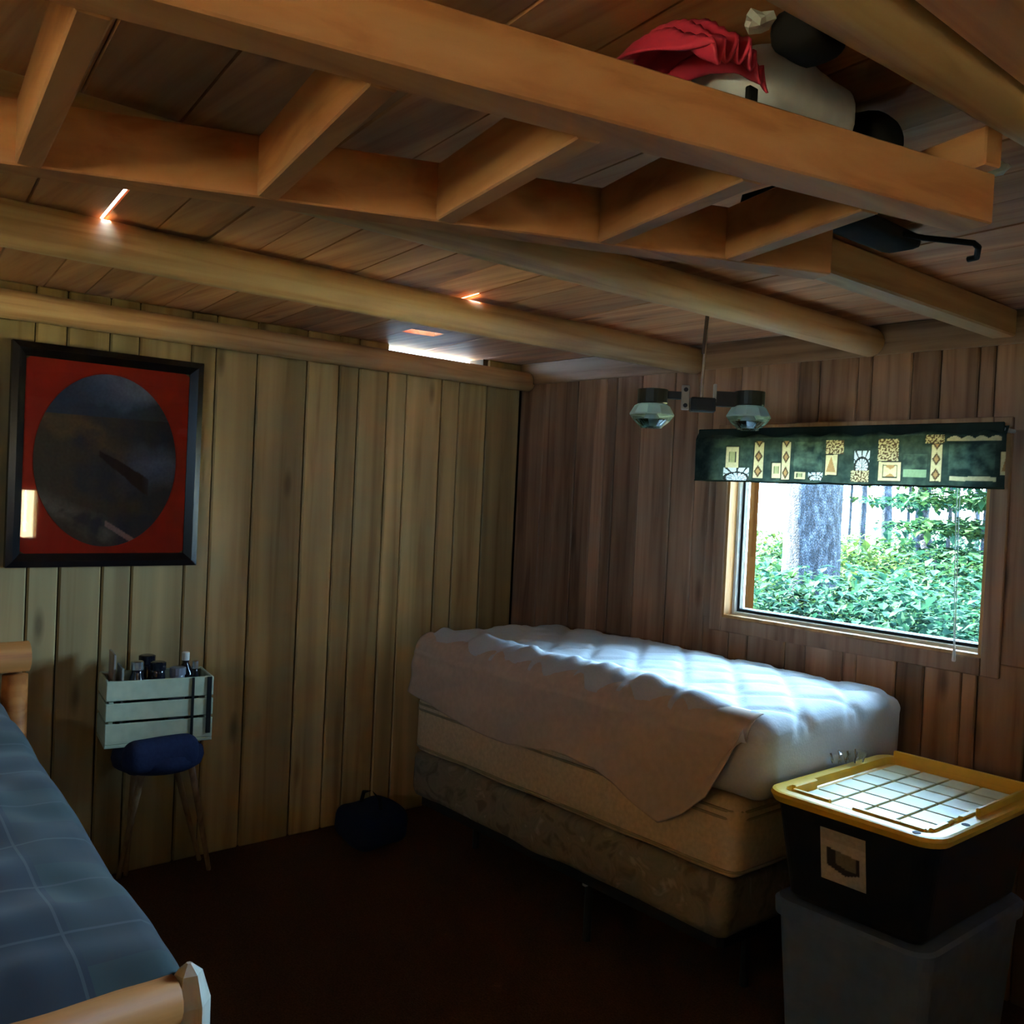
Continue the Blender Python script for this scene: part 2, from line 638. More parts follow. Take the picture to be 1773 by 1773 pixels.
def board(t0, t1, sa, sb, notch=None):
    outl = [(sa, t0)]
    if notch:
        na, nb, g = notch
        outl += [(na, t0), (na, t0 + g), (nb, t0 + g), (nb, t0)]
    outl += [(sb, t0), (sb, t1), (sa, t1)]
    bm = NB()
    dz = random.uniform(0, 0.003)
    e = 0.003

    def inset(s, t):
        return (s, t + e if t < (t0 + t1) / 2 else t - e)
    lv = [[bm.verts.new(U * s + Nn * t + Vector((0, 0, z))) for (s, t) in pl] for pl, z in (([inset(*q) for q in outl], ZC + dz), (outl, ZC + dz + 0.005), (outl, ZC + 0.024))]
    n = len(outl)
    for i in range(2):
        for k in range(n):
            bm.faces.new((lv[i][k], lv[i][(k + 1) % n], lv[i + 1][(k + 1) % n], lv[i + 1][k]))
    bm.faces.new(lv[0][::-1])
    bm.faces.new(lv[2])
    obj('ceiling_board', bm, M_CEIL, ceiling)


LK1 = (s_at(-2.80, .455), s_at(-2.34, .455), 0.009)
LK2 = (s_at(-2.89, 1.727), s_at(-2.67, 1.727), 0.010)
for t0, t1 in zip(offs[:-1], offs[1:]):
    sa, sb = s_at(-4.12, t0), s_at(1.85, t0)
    notch = LK1 if t0 == .455 else (LK2 if t0 == 1.727 else None)
    if t0 == 1.90:      # short board with a butt joint opened to imitate a sunlit spot
        board(t0, t1, sa, s_at(-3.60, t0))
        board(t0, t1, s_at(-3.50, t0), sb)
        cv = NB()  # unseen cover added to keep direct sun out of the gap
        box(cv, -3.75, -3.3, 2.25, 2.75, ZC + .085, ZC + .1)
        for xx in (-3.74, -3.32):
            box(cv, xx, xx + .02, 2.26, 2.74, ZC + .025, ZC + .085)
        obj('sun_cover', cv, M_CEIL, ceiling)
    else:
        board(t0, t1, sa, sb, notch)

# ------------------------------------------------------------------ ceiling logs and beams


def log(name, label, x, zb, r0, r1, y0, y1, mat=M_LOG, seed=0.0, dx=0.0):
    bm = NB()
    pts, rad = [], []
    n = 28
    for i in range(n + 1):
        f = i / n
        y = y0 + (y1 - y0) * f
        r = r0 + (r1 - r0) * f
        pts.append((x + dx * f + 0.006 * nz(seed, y * 0.9), y, zb + r + 0.004 * nz(seed + 9, y * 0.8)))
        rad.append(r)
    tube(bm, pts, rad, 18, True, lambda i, th, p: 1 + 0.05 * noise.noise(Vector((math.cos(th) * 1.5 + seed, p.y * 2.2, math.sin(th) * 1.5))))
    o = obj(name, bm, mat, smooth=True)
    return tag(o, label, 'log beam', 'ceiling logs')


log('ceiling_log', 'peeled round log along the top of the picture wall', XA + 0.062, 2.205, 0.055, 0.052, YK, YB, seed=1)
log('ceiling_log', 'long peeled round log under the ceiling, second from the picture wall', -2.74, 2.222, 0.064, 0.06, YK, YB - 0.012, seed=2, dx=0.02)
log('ceiling_log', 'pale peeled log from which the two-shade lamp hangs', -1.875, 2.236, 0.058, 0.055, YK, YB - 0.012, seed=3)
log('ceiling_log', 'thick brown log at the upper right above the white bag', -0.80, 2.242, 0.051, 0.051, YK, YB - 0.012, seed=4, dx=0.28)
b5 = obj('squared_beam', box(NB(), -1.425, -1.345, 1.95, YB - 0.012, 2.262, ZC, 0.006), M_LOG)
tag(b5, 'square timber beam with a pale lit underside, ending above the window', 'beam')
b6 = obj('squared_beam', box(NB(), -0.575, -0.38, YK, YB - 0.012, 2.262, ZC, 0.006), M_LUMBER)
tag(b6, 'orange square timber beam in the top right corner beside the thick log', 'beam')

# ------------------------------------------------------------------ hanging loft frame (ladder of lumber)
ZF0, ZF1 = 2.13, 2.235
B1a, B1b = Vector((-1.145, -0.25, ZF0)), Vector((-0.718, 1.609, ZF0))
B2a, B2b = Vector((-1.949, -0.25, ZF0)), Vector((-1.092, 1.757, ZF0))
fm = thing('loft_frame', 'orange lumber loft frame like a big ladder hung under the ceiling logs', 'loft frame', (-1.2, 0.7, ZF0))
obj('side_beam', obox(NB(), B1a, B1b, 0.068, 0.083, 0.003), M_LUMBER, fm)
obj('side_beam', obox(NB(), B2a, B2b, 0.06, ZF1 - ZF0, 0.003), M_LUMBER, fm)


def on_beam(a, b, y):
    f = (y - a.y) / (b.y - a.y)
    return a + (b - a) * f


for y2, y1 in ((-0.1, -0.2), (0.375, 0.29), (0.715, 0.60), (1.0, 0.885), (1.29, 1.165), (1.54, 1.405)):
    p = on_beam(B2a, B2b, y2)
    q = on_beam(B1a, B1b, y1)
    d = (q - p).normalized()
    obj('rung', obox(NB(), p + d * 0.031, q - d * 0.036, 0.038, (ZF1 - ZF0) * 0.97, 0.003), M_LUMBERX, fm)
brd = obj('loose_board', obox(NB(), (-1.12, 1.75, ZF1 + 0.001), (-0.70, 1.625, ZF1 + 0.001), 0.04, 0.065, 0.003), M_LUMBERX)
tag(brd, 'short reddish board lying across the far end of the loft frame', 'board')

# ------------------------------------------------------------------ framed picture
PY0, PY1, PZ0, PZ1 = 0.846, 1.580, 1.278, 2.135
pf = thing('framed_picture', 'black framed oval landscape on a red mat hanging on the plank wall', 'picture', (XA, (PY0 + PY1) / 2, PZ0))
fw, fd = 0.052, 0.03


def frame_bar(p0, p1, inn0, inn1):
    """bevelled frame member: outer edge p0-p1, inner edge inn0-inn1 (y,z)"""
    bm = NB()
    prof = [(0.0, 0.002), (0.0, fd), (0.45, fd + 0.004), (1.0, 0.012), (1.0, 0.002)]
    ends = []
    for (o, i) in ((p0, inn0), (p1, inn1)):
        ends.append([bm.verts.new((XA + 0.004 + h, o[0] + (i[0] - o[0]) * f, o[1] + (i[1] - o[1]) * f)) for f, h in prof])
    n = len(prof)
    for k in range(n):
        bm.faces.new((ends[0][k], ends[0][(k + 1) % n], ends[1][(k + 1) % n], ends[1][k]))
    bm.faces.new(ends[0])
    bm.faces.new(ends[1][::-1])
    return bm


oc = [(PY0, PZ0), (PY1, PZ0), (PY1, PZ1), (PY0, PZ1)]
ic = [(PY0 + fw, PZ0 + fw), (PY1 - fw, PZ0 + fw), (PY1 - fw, PZ1 - fw), (PY0 + fw, PZ1 - fw)]
for k in range(4):
    obj('frame_bar', frame_bar(oc[k], oc[(k + 1) % 4], ic[k], ic[(k + 1) % 4]), M_BLACK, pf)
# red mat with oval opening
cy, cz = (PY0 + PY1) / 2 - 0.003, (PZ0 + PZ1) / 2 - 0.005
ra, rb = 0.275, 0.345
bm = NB()
nseg = 96
hw, hh = (PY1 - PY0) / 2 - fw + 0.004, (PZ1 - PZ0) / 2 - fw + 0.004
inn, mid, out = [], [], []
for k in range(nseg):
    th = 2 * math.pi * k / nseg
    c, s = math.cos(th), math.sin(th)
    inn.append(bm.verts.new((XA + 0.008, cy + ra * c, cz + rb * s)))
    mid.append(bm.verts.new((XA + 0.011, cy + (ra + .004) * c, cz + (rb + .004) * s)))
    m = min(hw / abs(c) if abs(c) > 1e-6 else 9, hh / abs(s) if abs(s) > 1e-6 else 9)
    out.append(bm.verts.new((XA + 0.011, (PY0 + PY1) / 2 + m * c, (PZ0 + PZ1) / 2 + m * s)))
for k in range(nseg):
    j = (k + 1) % nseg
    bm.faces.new((inn[k], inn[j], mid[j], mid[k]))
    bm.faces.new((mid[k], mid[j], out[j], out[k]))
obj('mat_board', bm, M_RED, pf)
# the oval picture: dark lake shore, misty sky
bm = NB()
grid(bm, 150, 190, lambda u, v: Vector((XA + 0.006, cy + (u - .5) * 2.06 * ra, cz + (v - .5) * 2.06 * rb)))
art = obj('oval_picture', bm, printed('picture_print', 0.6, 0.2), pf)


def art_col(p):
    u, v = (p.y - cy) / ra, (p.z - cz) / rb
    n = noise.fractal(Vector((u * 2, v * 3, 3.1)), 1.0, 2.0, 5)
    sky = Vector((0.015, 0.022, 0.035))
    c = sky.lerp(Vector((0.10, 0.115, 0.16)), max(0, min(1, (v - 0.62) * 2.2 + n * 0.5)) * max(0, min(1, 0.6 + u)))
    if v < 0.5:
        c = Vector((0.012, 0.014, 0.02)).lerp(Vector((0.03, 0.022, 0.014)), max(0, min(1, 0.5 - u + n)))
        # pale water at the right
        if u > 0.1:
            c = c.lerp(Vector((0.055, 0.065, 0.10)), max(0, min(1, (u - 0.1) * 2)) * max(0, 1 - abs(v + 0.05 + n * .15) * 3.0))
        # tawny bank
        c = c.lerp(Vector((0.06, 0.035, 0.015)), max(0, 1 - abs(v - 0.2 + 0.3 * u + n * .2) * 5) * max(0, min(1, 0.7 - u)))
    # dark boat hull
    hv = v + 0.10 + 0.35 * (u - 0.35)
    bow = (u + 0.12) / 0.72
    if 0 < bow < 1 and -0.20 * bow - 0.02 + 0.04 * n < hv < 0.05 - 0.05 * bow + 0.03 * n:
        c = Vector((0.010, 0.004, 0.004)).lerp(c, max(0, bow - .85) * 3)
    # pale rocks and stick in the foreground
    rk = v + 0.68 + 0.35 * (u + 0.3)
    rw2 = max(0, 1 - abs(rk + .12 * n) / 0.17) * max(0, min(1, (0.2 - u) * 4))
    c = c.lerp(Vector((0.085, 0.078, 0.06)), rw2 * max(0, min(1, 0.45 + n * 1.4)))
    if abs(v + 0.78 + 0.5 * (u - 0.1)) < 0.035 and 0 < u < 0.45:
        c = Vector((0.13, 0.08, 0.07))
    return c * 5.2 + Vector((.009, .010, .014))


paint(art, art_col)
obj('picture_glass', box(NB(), XA + 0.0135, XA + 0.0155, PY0 + fw - .004, PY1 - fw + .004, PZ0 + fw - .004, PZ1 - fw + .004), M_PICGLASS, pf)

# ------------------------------------------------------------------ valance, rod and blind cord
VX0, VX1, VZ0, VZ1 = -2.64, -1.33, 1.742, 1.955
va = thing('valance', 'green patchwork print valance hanging over the window', 'valance', ((VX0 + VX1) / 2, YB - 0.06, VZ0))


def val_f(u, v):
    x = VX0 + (VX1 - VX0) * u
    amp = 0.004 + 0.010 * (1 - v) * (0.6 + 0.4 * nz(u * 9, 3))
    y = YB - 0.085 + amp * math.sin(u * 46 + 2.5 * nz(u * 6, 1.7)) + 0.02 * max(0, v - 0.85) / .15
    z = VZ0 + (VZ1 - VZ0) * v + 0.004 * nz(u * 14, 5.5) * (1 - v)
    return Vector((x, y, z))


bm = NB()
grid(bm, 480, 84, val_f)
cloth = obj('cloth', bm, printed('valance_print', 0.85, 0.15, 0.25), va, smooth=True)
DG = Vector((0.022, 0.036, 0.028))
MG = Vector((0.055, 0.085, 0.058))
CRM = Vector((0.62, 0.50, 0.26))
BRN = Vector((0.10, 0.055, 0.025))
WHT = Vector((0.62, 0.62, 0.58))
INK = Vector((0.025, 0.025, 0.02))
TAN = Vector((0.42, 0.22, 0.08))
# (u0,u1,v0,v1,kind) read off the photograph
patches = []


def vp(x0, x1, y0, y1, kind):
    a, b = onY(x0, y1, YB - 0.085), onY(x1, y0, YB - 0.085)
    patches.append((a.x, b.x, a.z, b.z, kind))


vp(1256, 1280, 772, 812, 'box')
vp(1253, 1298, 810, 832, 'leaf')
vp(1304, 1325, 764, 829, 'diamond')
vp(1332, 1352, 800, 829, 'box')
vp(1349, 1372, 764, 832, 'diamond')
vp(1376, 1396, 816, 831, 'box')
vp(1398, 1424, 818, 831, 'leaf')
vp(1427, 1454, 786, 824, 'tri')
vp(1476, 1508, 780, 815, 'leaf')
vp(1471, 1506, 815, 834, 'speck')
vp(1430, 1462, 762, 786, 'speck')
vp(1521, 1556, 760, 798, 'speck')
vp(1520, 1560, 798, 834, 'frame')
vp(1562, 1608, 786, 812, 'green')
vp(1562, 1606, 813, 826, 'pale')
vp(1604, 1636, 752, 768, 'speck')
vp(1610, 1634, 768, 835, 'diamond')
vp(1640, 1734, 753, 764, 'scallop')
vp(1642, 1724, 826, 832, 'cream')
vp(1640, 1724, 768, 822, 'green')
vp(1728, 1756, 780, 824, 'tri')
vp(1375, 1424, 765, 815, 'green')


def val_col(p):
    n = noise.fractal(Vector((p.x * 22, 0, p.z * 26)), 1.0, 2.0, 4)
    c = DG.lerp(MG, max(0, min(1, 0.25 + n * 0.8)))
    for x0, x1, z0, z1, k in patches:
        if not (x0 <= p.x <= x1 and z0 <= p.z <= z1):
            continue
        u, v = (p.x - x0) / (x1 - x0), (p.z - z0) / (z1 - z0)
        edge = min(u, 1 - u) * (x1 - x0) < 0.004 or min(v, 1 - v) * (z1 - z0) < 0.004
        if k == 'green':
            c = DG.lerp(MG * 1.5, max(0, min(1, 0.45 + n)))
        elif k == 'pale':
            c = Vector((0.22, 0.30, 0.16))
        elif k == 'cream':
            c = CRM
        elif k == 'speck':
            c = CRM.lerp(BRN, 1 if noise.noise(Vector((p.x * 160, 0, p.z * 160))) > 0.0 else 0.1)
        elif k == 'scallop':
            c = CRM if v < 0.45 + 0.5 * abs(math.sin(u * 12)) else DG
        elif k == 'leaf':
            r = math.hypot(u - .5, v - .2)
            th = math.atan2(v - .2, u - .5)
            c = INK if (abs((th * 2.2) % 1.0 - .5) < 0.12 or abs(r - 0.45) < 0.06) else WHT
        else:
            c = INK if edge else CRM
            if k == 'diamond':
                w = (v * 2.5) % 1.0
                d = abs(u - .5) / .36 + abs(w - .5) / .42
                if d < 1:
                    c = TAN if d < .55 else BRN
            if k == 'tri' and 0.18 < v < 0.9 and abs(u - .5) < (0.9 - v) * 0.5:
                c = TAN
            if k == 'box' and 0.25 < u < 0.75 and 0.3 < v < 0.75:
                c = Vector((0.35, 0.33, 0.14))
                if min(u - .25, .75 - u) < .07:
                    c = INK
            if k == 'frame':
                if min(u, 1 - u, v, 1 - v) < 0.24 and min(u, 1 - u, v, 1 - v) > 0.18:
                    c = INK
                if abs(u - .5) / .2 + abs((v * 2) % 1 - .5) / .35 < 1 and .25 < v < .8:
                    c = TAN
    return c


paint(cloth, val_col)
obj('hem', tube(NB(), [val_f(i / 120, 0) for i in range(121)], 0.004, 6), plain('hem_green', (0.03, 0.045, 0.03), 0.9, 0.1), va)
obj('header', box(NB(), VX0 + .01, VX1 - .01, YB - 0.078, YB - 0.07, VZ1 - 0.03, VZ1 + 0.012, 0.003), plain('header_dark', (0.02, 0.03, 0.022), 0.9, 0.1), va)
obj('rod', tube(NB(), [(VX0 + .01, YB - 0.001, VZ1 - 0.015), (VX0 + .01, YB - 0.066, VZ1 - 0.015), (VX1 - .01, YB - 0.066, VZ1 - 0.015), (VX1 - .01, YB - 0.001, VZ1 - 0.015)], 0.008, 8), M_VINYL, va)
cd = thing('blind_cord', 'thin white blind cord with a tassel hanging at the window', 'cord', (-1.48, YB - 0.05, 1.13))
obj('cord', tube(NB(), [onY(1663, 760, YB - .05), onY(1655, 900, YB - .05), onY(1651, 1122, YB - .05)], 0.0016, 6), M_VINYL, cd)
obj('cord', tube(NB(), [onY(1667, 760, YB - .05), onY(1660, 900, YB - .05), onY(1653, 1122, YB - .05)], 0.0016, 6), M_VINYL, cd)
tb = onY(1651, 1145, YB - .05)
bm = NB()
lathe(bm, (tb.x, tb.y, tb.z), [(0.0005, 0.055), (0.004, 0.05), (0.007, 0.006), (0.006, 0.0), (0.0005, 0.0)], 10)
obj('tassel', bm, M_VINYL, cd)

# ------------------------------------------------------------------ two-shade hanging lamp
LP = Vector((-1.90, 2.395, 0))
AD = Vector((0.648, 0.761, 0))
NDv = Vector((0.761, -0.648, 0))   # toward the camera
lamp = thing('hanging_lamp', 'metal hanging lamp with two squat glass shades below the pale log', 'lamp', (LP.x, LP.y, 1.89))
obj('rod', tube(NB(), [(LP.x, LP.y, 1.965), (LP.x + .005, LP.y + .004, 2.243)], 0.0055, 10), M_CHROME, lamp)
obj('rod_sleeve', tube(NB(), [(LP.x, LP.y, 2.12), (LP.x + .005, LP.y + .004, 2.24)], 0.0065, 10), plain('bronze', (0.10, 0.05, 0.035), 0.4, 0.5, 0.4), lamp)
bm = NB()
obox(bm, LP + Vector((0, 0, 1.935)) - AD * .035, LP + Vector((0, 0, 1.935)) + AD * .045, 0.04, 0.045, 0.004)
hub = obj('hub', bm, M_DARKMETAL, lamp)


def loc_box(a0, a1, n0, n1, z0, z1, bev=0.002):
    t = NB()
    box(t, a0, a1, n0, n1, z0, z1, bev)
    M = Matrix((AD, NDv, Vector((0, 0, 1)))).transposed().to_4x4()
    M.translation = LP
    b = NB()
    merge(b, t, M)
    return b


pl_ = obj('bracket_plate', loc_box(-0.066, -0.040, 0.012, 0.018, 1.937, 2.017, 0.003), plain('pewter', (0.38, 0.33, 0.28), 0.45, 0.5, 0.6), lamp)
for z in (1.952, 2.002):
    c = LP - AD * .053 + NDv * 0.018 + Vector((0, 0, z))
    obj('screw', tube(NB(), [c, c + NDv * 0.004], 0.007, 10), M_DARKMETAL, pl_)
obj('bracket_plate', loc_box(0.036, 0.046, 0.004, 0.016, 1.965, 2.025, 0.002), plain('pewter_light', (0.5, 0.47, 0.42), 0.4, 0.5, 0.6), lamp)
M_FROST = None
nt = NT('frosted_glass')
tl = nt.n('ShaderNodeBsdfTranslucent')
tl.inputs[0].default_value = (0.72, 0.86, 0.84, 1)
df = nt.n('ShaderNodeBsdfPrincipled')
df.inputs['Base Color'].default_value = (0.62, 0.74, 0.72, 1)
df.inputs['Roughness'].default_value = 0.25
mx = nt.n('ShaderNodeMixShader')
mx.inputs[0].default_value = 0.45
nt.l(df.outputs[0], mx.inputs[1])
nt.l(tl.outputs[0], mx.inputs[2])
M_FROST = nt.surf(mx.outputs[0])
M_CLEARSH = clearglass('clear_shade_glass', (0.80, 0.90, 0.88), 0.22, 0.05)
for s, dz in ((-1, -0.003), (1, 0.004)):
    c = LP + AD * (0.1545 * s) + Vector((0, 0, dz))
    if s < 0:
        obj('arm', loc_box(-0.115, -0.06, -0.012, 0.012, 1.972, 1.996), M_DARKMETAL, lamp)
    else:
        obj('arm', loc_box(0.045, 0.115, -0.014, 0.014, 1.955, 2.003), M_DARKMETAL, lamp)
    bm = NB()
    rg = lathe(bm, (c.x, c.y, 0), [(0.046, 1.956 + dz), (0.048, 1.96 + dz), (0.048, 2.002 + dz), (0.02, 2.006 + dz)], 24)
    bm.faces.new(rg[0])
    bm.faces.new(rg[-1])
    cap = obj('shade_holder', bm, plain('dark_olive_metal', (0.03, 0.028, 0.018), 0.5, 0.4, 0.2), lamp)
    bm = NB()
    lathe(bm, (c.x, c.y, 0), [(0.044, 1.957 + dz), (0.056, 1.950 + dz), (0.071, 1.924 + dz), (0.0705, 1.920 + dz)], 10, 0.2)
    sh = obj('shade', bm, M_FROST, lamp)
    bm = NB()
    lathe(bm, (c.x, c.y, 0), [(0.0705, 1.920 + dz), (0.058, 1.903 + dz), (0.036, 1.884 + dz), (0.034, 1.880 + dz), (0.031, 1.886 + dz), (0.054, 1.906 + dz)], 10, 0.2)
    obj('shade_bowl', bm, M_CLEARSH, sh)
    bm = NB()
    rg = lathe(bm, (c.x, c.y, 0), [(0.012, 1.956 + dz), (0.014, 1.93 + dz), (0.026, 1.912 + dz), (0.027, 1.899 + dz), (0.012, 1.889 + dz)], 14)
    bm.faces.new(rg[-1])
    obj('bulb', bm, plain('bulb_glass', (0.7, 0.74, 0.78), 0.2, 0.5), sh, smooth=True)

# ------------------------------------------------------------------ bare bed under the window
BX0, BX1, BY0, BY1 = -3.46, -1.735, 2.43, 3.33
Z0, Z1, Z2, Z3 = 0.272, 0.470, 0.725, 0.985
bed = thing('bare_bed', 'bare twin bed with a white quilted mattress cover under the window', 'bed', ((BX0 + BX1) / 2, (BY0 + BY1) / 2, 0))
bm = NB()
for (a, b) in (((BX0 + .05, BY0 + .05), (BX1 - .05, BY0 + .05)), ((BX0 + .05, BY1 - .05), (BX1 - .05, BY1 - .05)), ((BX0 + .05, BY0 + .05), (BX0 + .05, BY1 - .05)), ((BX1 - .05, BY0 + .05), (BX1 - .05, BY1 - .05)), ((BX0 + .9, BY0 + .05), (BX0 + .9, BY1 - .05))):
    obox(bm, (*a, Z0 - 0.04), (*b, Z0 - 0.04), 0.035, 0.04)
obj('metal_frame', bm, M_DARKMETAL, bed)
cap_p = onY(1012, 1530, BY0 + .06)
for x in (BX0 + .12, cap_p.x, BX1 - .12):
    for y in ((BY0 + .085 if x == cap_p.x else BY0 + .30), BY1 - .12):
        lg = obj('leg', tube(NB(), [(x, y, 0.0), (x, y, Z0 - .03)], 0.016, 10), M_DARKMETAL, bed)
for p in (cap_p,):
    obj('frame_cap', box(NB(), p.x - .009, p.x + .009, p.y - .004, p.y + .014, p.z - .010, p.z + .010, 0.004, 2), M_PAPER, bed)

# box spring with a mottled damask cover
nt = NT('mottled_damask')
tc = nt.n('ShaderNodeTexCoord')
n1 = nt.n('ShaderNodeTexNoise')
n1.inputs['Scale'].default_value = 9
n1.inputs['Detail'].default_value = 6
n1.inputs['Distortion'].default_value = 1.5
nt.l(tc.outputs['Object'], n1.inputs['Vector'])
cc = ramp(nt, n1.outputs[0], [(0.35, (0.14, 0.115, 0.085)), (0.48, (0.24, 0.205, 0.165)), (0.58, (0.20, 0.18, 0.14)), (0.7, (0.36, 0.31, 0.27))])
bs = nt.n('ShaderNodeBsdfPrincipled')
bs.inputs['Roughness'].default_value = 0.85
nt.l(cc, bs.inputs['Base Color'])
M_DAMASK = nt.surf(bs.outputs[0])
bm = NB()
rbox_grid(bm, (BX0, BY0, Z0), (BX1, BY1, Z1), 0.035, 0.035, lambda p, n: Vector((n.x, n.y, 0)) * 0.008 * nz(p.x * 7, p.y * 7, p.z * 9) + (Vector((0, 0, -0.018)) * max(0, nz(p.x * 4 + 5, p.y * 4)) if p.z < Z0 + .05 else Vector((0, 0, 0))))
obj('box_spring', bm, M_DAMASK, bed, smooth=True)


def soft(amp):
    return lambda p, n: n * amp * nz(p.x * 4, p.y * 4, p.z * 4)


bm = NB()
rbox_grid(bm, (BX0 + .005, BY0 + .003, Z1), (BX1 + .03, BY1, Z2), 0.04, 0.035, soft(0.008))
mm_ = obj('lower_mattress', bm, M_CREAM, bed, smooth=True)
for z in (Z1 + 0.03, Z2 - 0.035, Z2 - 0.06):
    x0, x1, y0, y1, r = BX0 + .003, BX1 + .032, BY0, BY1 + .003, 0.06
    pts = []
    for (cx, cy2, a) in ((x1 - r, y0 + r, -90), (x1 - r, y1 - r, 0), (x0 + r, y1 - r, 90), (x0 + r, y0 + r, 180)):
        for k in range(7):
            th = math.radians(a + 15 * k)
            pts.append((cx + r * math.cos(th), cy2 + r * math.sin(th), z))
    pts.append(pts[0])
    obj('piping', tube(NB(), pts, 0.005, 6, False), plain('piping_cloth', (0.36, 0.30, 0.2), 0.8, 0.2) if z == Z1 + .03 else bpy.data.materials['piping_cloth'], mm_, smooth=True)

# top mattress with quilted white cover
MX1 = BX1 + 0.115


def quilt(p, n):
    d = Vector((0, 0, 0))
    if n.z > 0.25:
        a = (p.x * 1.0 + p.y * 0.8) * 8.5
        b = (p.x * 1.0 - p.y * 0.8) * 8.5
        q = min(abs(math.sin(a * math.pi / 2)), abs(math.sin(b * math.pi / 2)))
        d += n * (0.012 * min(1, q * 2.2) - 0.006)
        fx = (p.x - BX0) / (MX1 - BX0)
        fy = (p.y - BY0) / (BY1 - BY0)
        d.z += 0.028 * math.sin(math.pi * max(0, min(1, fx))) * 0.4 + 0.030 * math.sin(math.pi * max(0, min(1, fy))) * 0.6
        # rumpled ridge of loose cover along the near edge
        rid = math.exp(-((p.y - (BY0 + 0.10 + 0.05 * nz(p.x * 5, 2.2))) / 0.05) ** 2) * (1 if p.x < -2.1 else max(0, 1 - (p.x + 2.1) * 3))
        d.z += 0.035 * rid * (0.5 + 0.8 * abs(nz(p.x * 11, p.y * 6, 4.4)))
        d.z += 0.012 * abs(nz(p.x * 9 + 3, p.y * 9, 1.0)) * (1 - fx * 0.5)
    d += n * 0.008 * nz(p.x * 5, p.y * 5, p.z * 5)
    return d


M_QUILT = plain('white_quilted_cotton', (0.52, 0.54, 0.58), 0.85, 0.2, var=0.04, scale=120, bump=0.15)
bm = NB()
rbox_grid(bm, (BX0 - .005, BY0 + .0, Z2), (MX1, BY1 - .01, Z3), 0.075, 0.016, quilt)
obj('quilted_mattress', bm, M_QUILT, bed, smooth=True)

# loose side of the cover, hanging over the near side, its shade put into the brown tone
nt = NT('shaded_cover_cloth')
tc = nt.n('ShaderNodeTexCoord')
n1 = nt.n('ShaderNodeTexNoise')
n1.inputs['Scale'].default_value = 40
nt.l(tc.outputs['Object'], n1.inputs['Vector'])
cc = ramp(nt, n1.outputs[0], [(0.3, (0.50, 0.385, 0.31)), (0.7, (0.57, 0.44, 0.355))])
bs = nt.n('ShaderNodeBsdfPrincipled')
bs.inputs['Roughness'].default_value = 0.8
nt.l(cc, bs.inputs['Base Color'])
M_SHEET = nt.surf(bs.outputs[0])
hem_px = [(712, 1196), (760, 1225), (820, 1262), (885, 1288), (960, 1297), (1040, 1330), (1100, 1385), (1150, 1424), (1190, 1412), (1235, 1380), (1262, 1330), (1290, 1262)]
top_px = [(728, 1112), (800, 1118), (860, 1136), (910, 1146), (960, 1160), (1010, 1172), (1060, 1186), (1110, 1205), (1160, 1212), (1210, 1226), (1250, 1240), (1290, 1250)]


def interp(pts, x):
    for (a, b), (c, d) in zip(pts[:-1], pts[1:]):
        if a <= x <= c:
            return b + (d - b) * (x - a) / (c - a)
    return pts[0][1] if x < pts[0][0] else pts[-1][1]


hem_w = [(onY(*q, BY0 - .02).x, onY(*q, BY0 - .02).z) for q in hem_px]
SX0, SX1 = hem_w[0][0], hem_w[-1][0]


def sheet_f(u, v):
    x = SX0 + (SX1 - SX0) * u
    zt = Z3 + 0.012
    zh = interp(hem_w, x)
    # arc over the mattress edge: start on top
    s = v * (0.10 + max(0.02, zt - zh))
    if s < 0.10:
        a = s / 0.10 * math.pi / 2
        y = BY0 + 0.075 - 0.082 * math.sin(a)
        z = zt - 0.070 + 0.082 * math.cos(a) - 0.012
    else:
        hh_ = (s - 0.10) / max(0.02, zt - zh)
        z = zt - 0.08 - (zt - 0.08 - zh) * hh_
        fold = 0.010 * math.sin(u * 21 + 4 * v + 3 * nz(u * 4, 7)) * hh_ + 0.012 * nz(u * 7, v * 3, 2.0)
        y = BY0 - 0.009 - 0.022 * hh_ ** 1.3 - abs(fold)
        x += 0.03 * hh_ * nz(u * 5, 9.1)
    return Vector((x, y, z))


bm = NB()
vs, _ = grid(bm, 120, 46, sheet_f)
sheet = obj('cover_skirt', bm, M_SHEET, bed, smooth=True)
so = sheet.modifiers.new('thickness', 'SOLIDIFY')
so.thickness = 0.004
so.offset = 1

# ------------------------------------------------------------------ dark bag on the floor by the bed
db = thing('floor_bag', 'small dark navy bag on the floor between bed and plank wall', 'bag', (-3.68, 2.36, 0))
bm = NB()
rbox_grid(bm, (-3.84, 2.24, 0.002), (-3.52, 2.50, 0.17), 0.06, 0.03, soft(0.03))
obj('body', bm, M_NAVY, db, smooth=True)
obj('handle', tube(NB(), [(-3.77, 2.37, .15), (-3.75, 2.37, .21), (-3.68, 2.37, .235), (-3.61, 2.37, .21), (-3.59, 2.37, .15)], 0.009, 8), M_DARKBAG, db, smooth=True)

# ------------------------------------------------------------------ storage totes


def loft_rect(bm, secs, n=6):
    """secs: (x0,x1,y0,y1,r,z) rounded-rect rings lofted together"""
    rings = []
    for (x0, x1, y0, y1, r, z) in secs:
        ring_ = []
        for (cx, cy2, a) in ((x1 - r, y0 + r, -90), (x1 - r, y1 - r, 0), (x0 + r, y1 - r, 90), (x0 + r, y0 + r, 180)):
            for k in range(n + 1):
                th = math.radians(a + 90 * k / n)
                ring_.append(bm.verts.new((cx + r * math.cos(th), cy2 + r * math.sin(th), z)))
        rings.append(ring_)
    m = len(rings[0])
    for i in range(len(rings) - 1):
        for k in range(m):
            bm.faces.new((rings[i][k], rings[i][(k + 1) % m], rings[i + 1][(k + 1) % m], rings[i + 1][k]))
    return rings


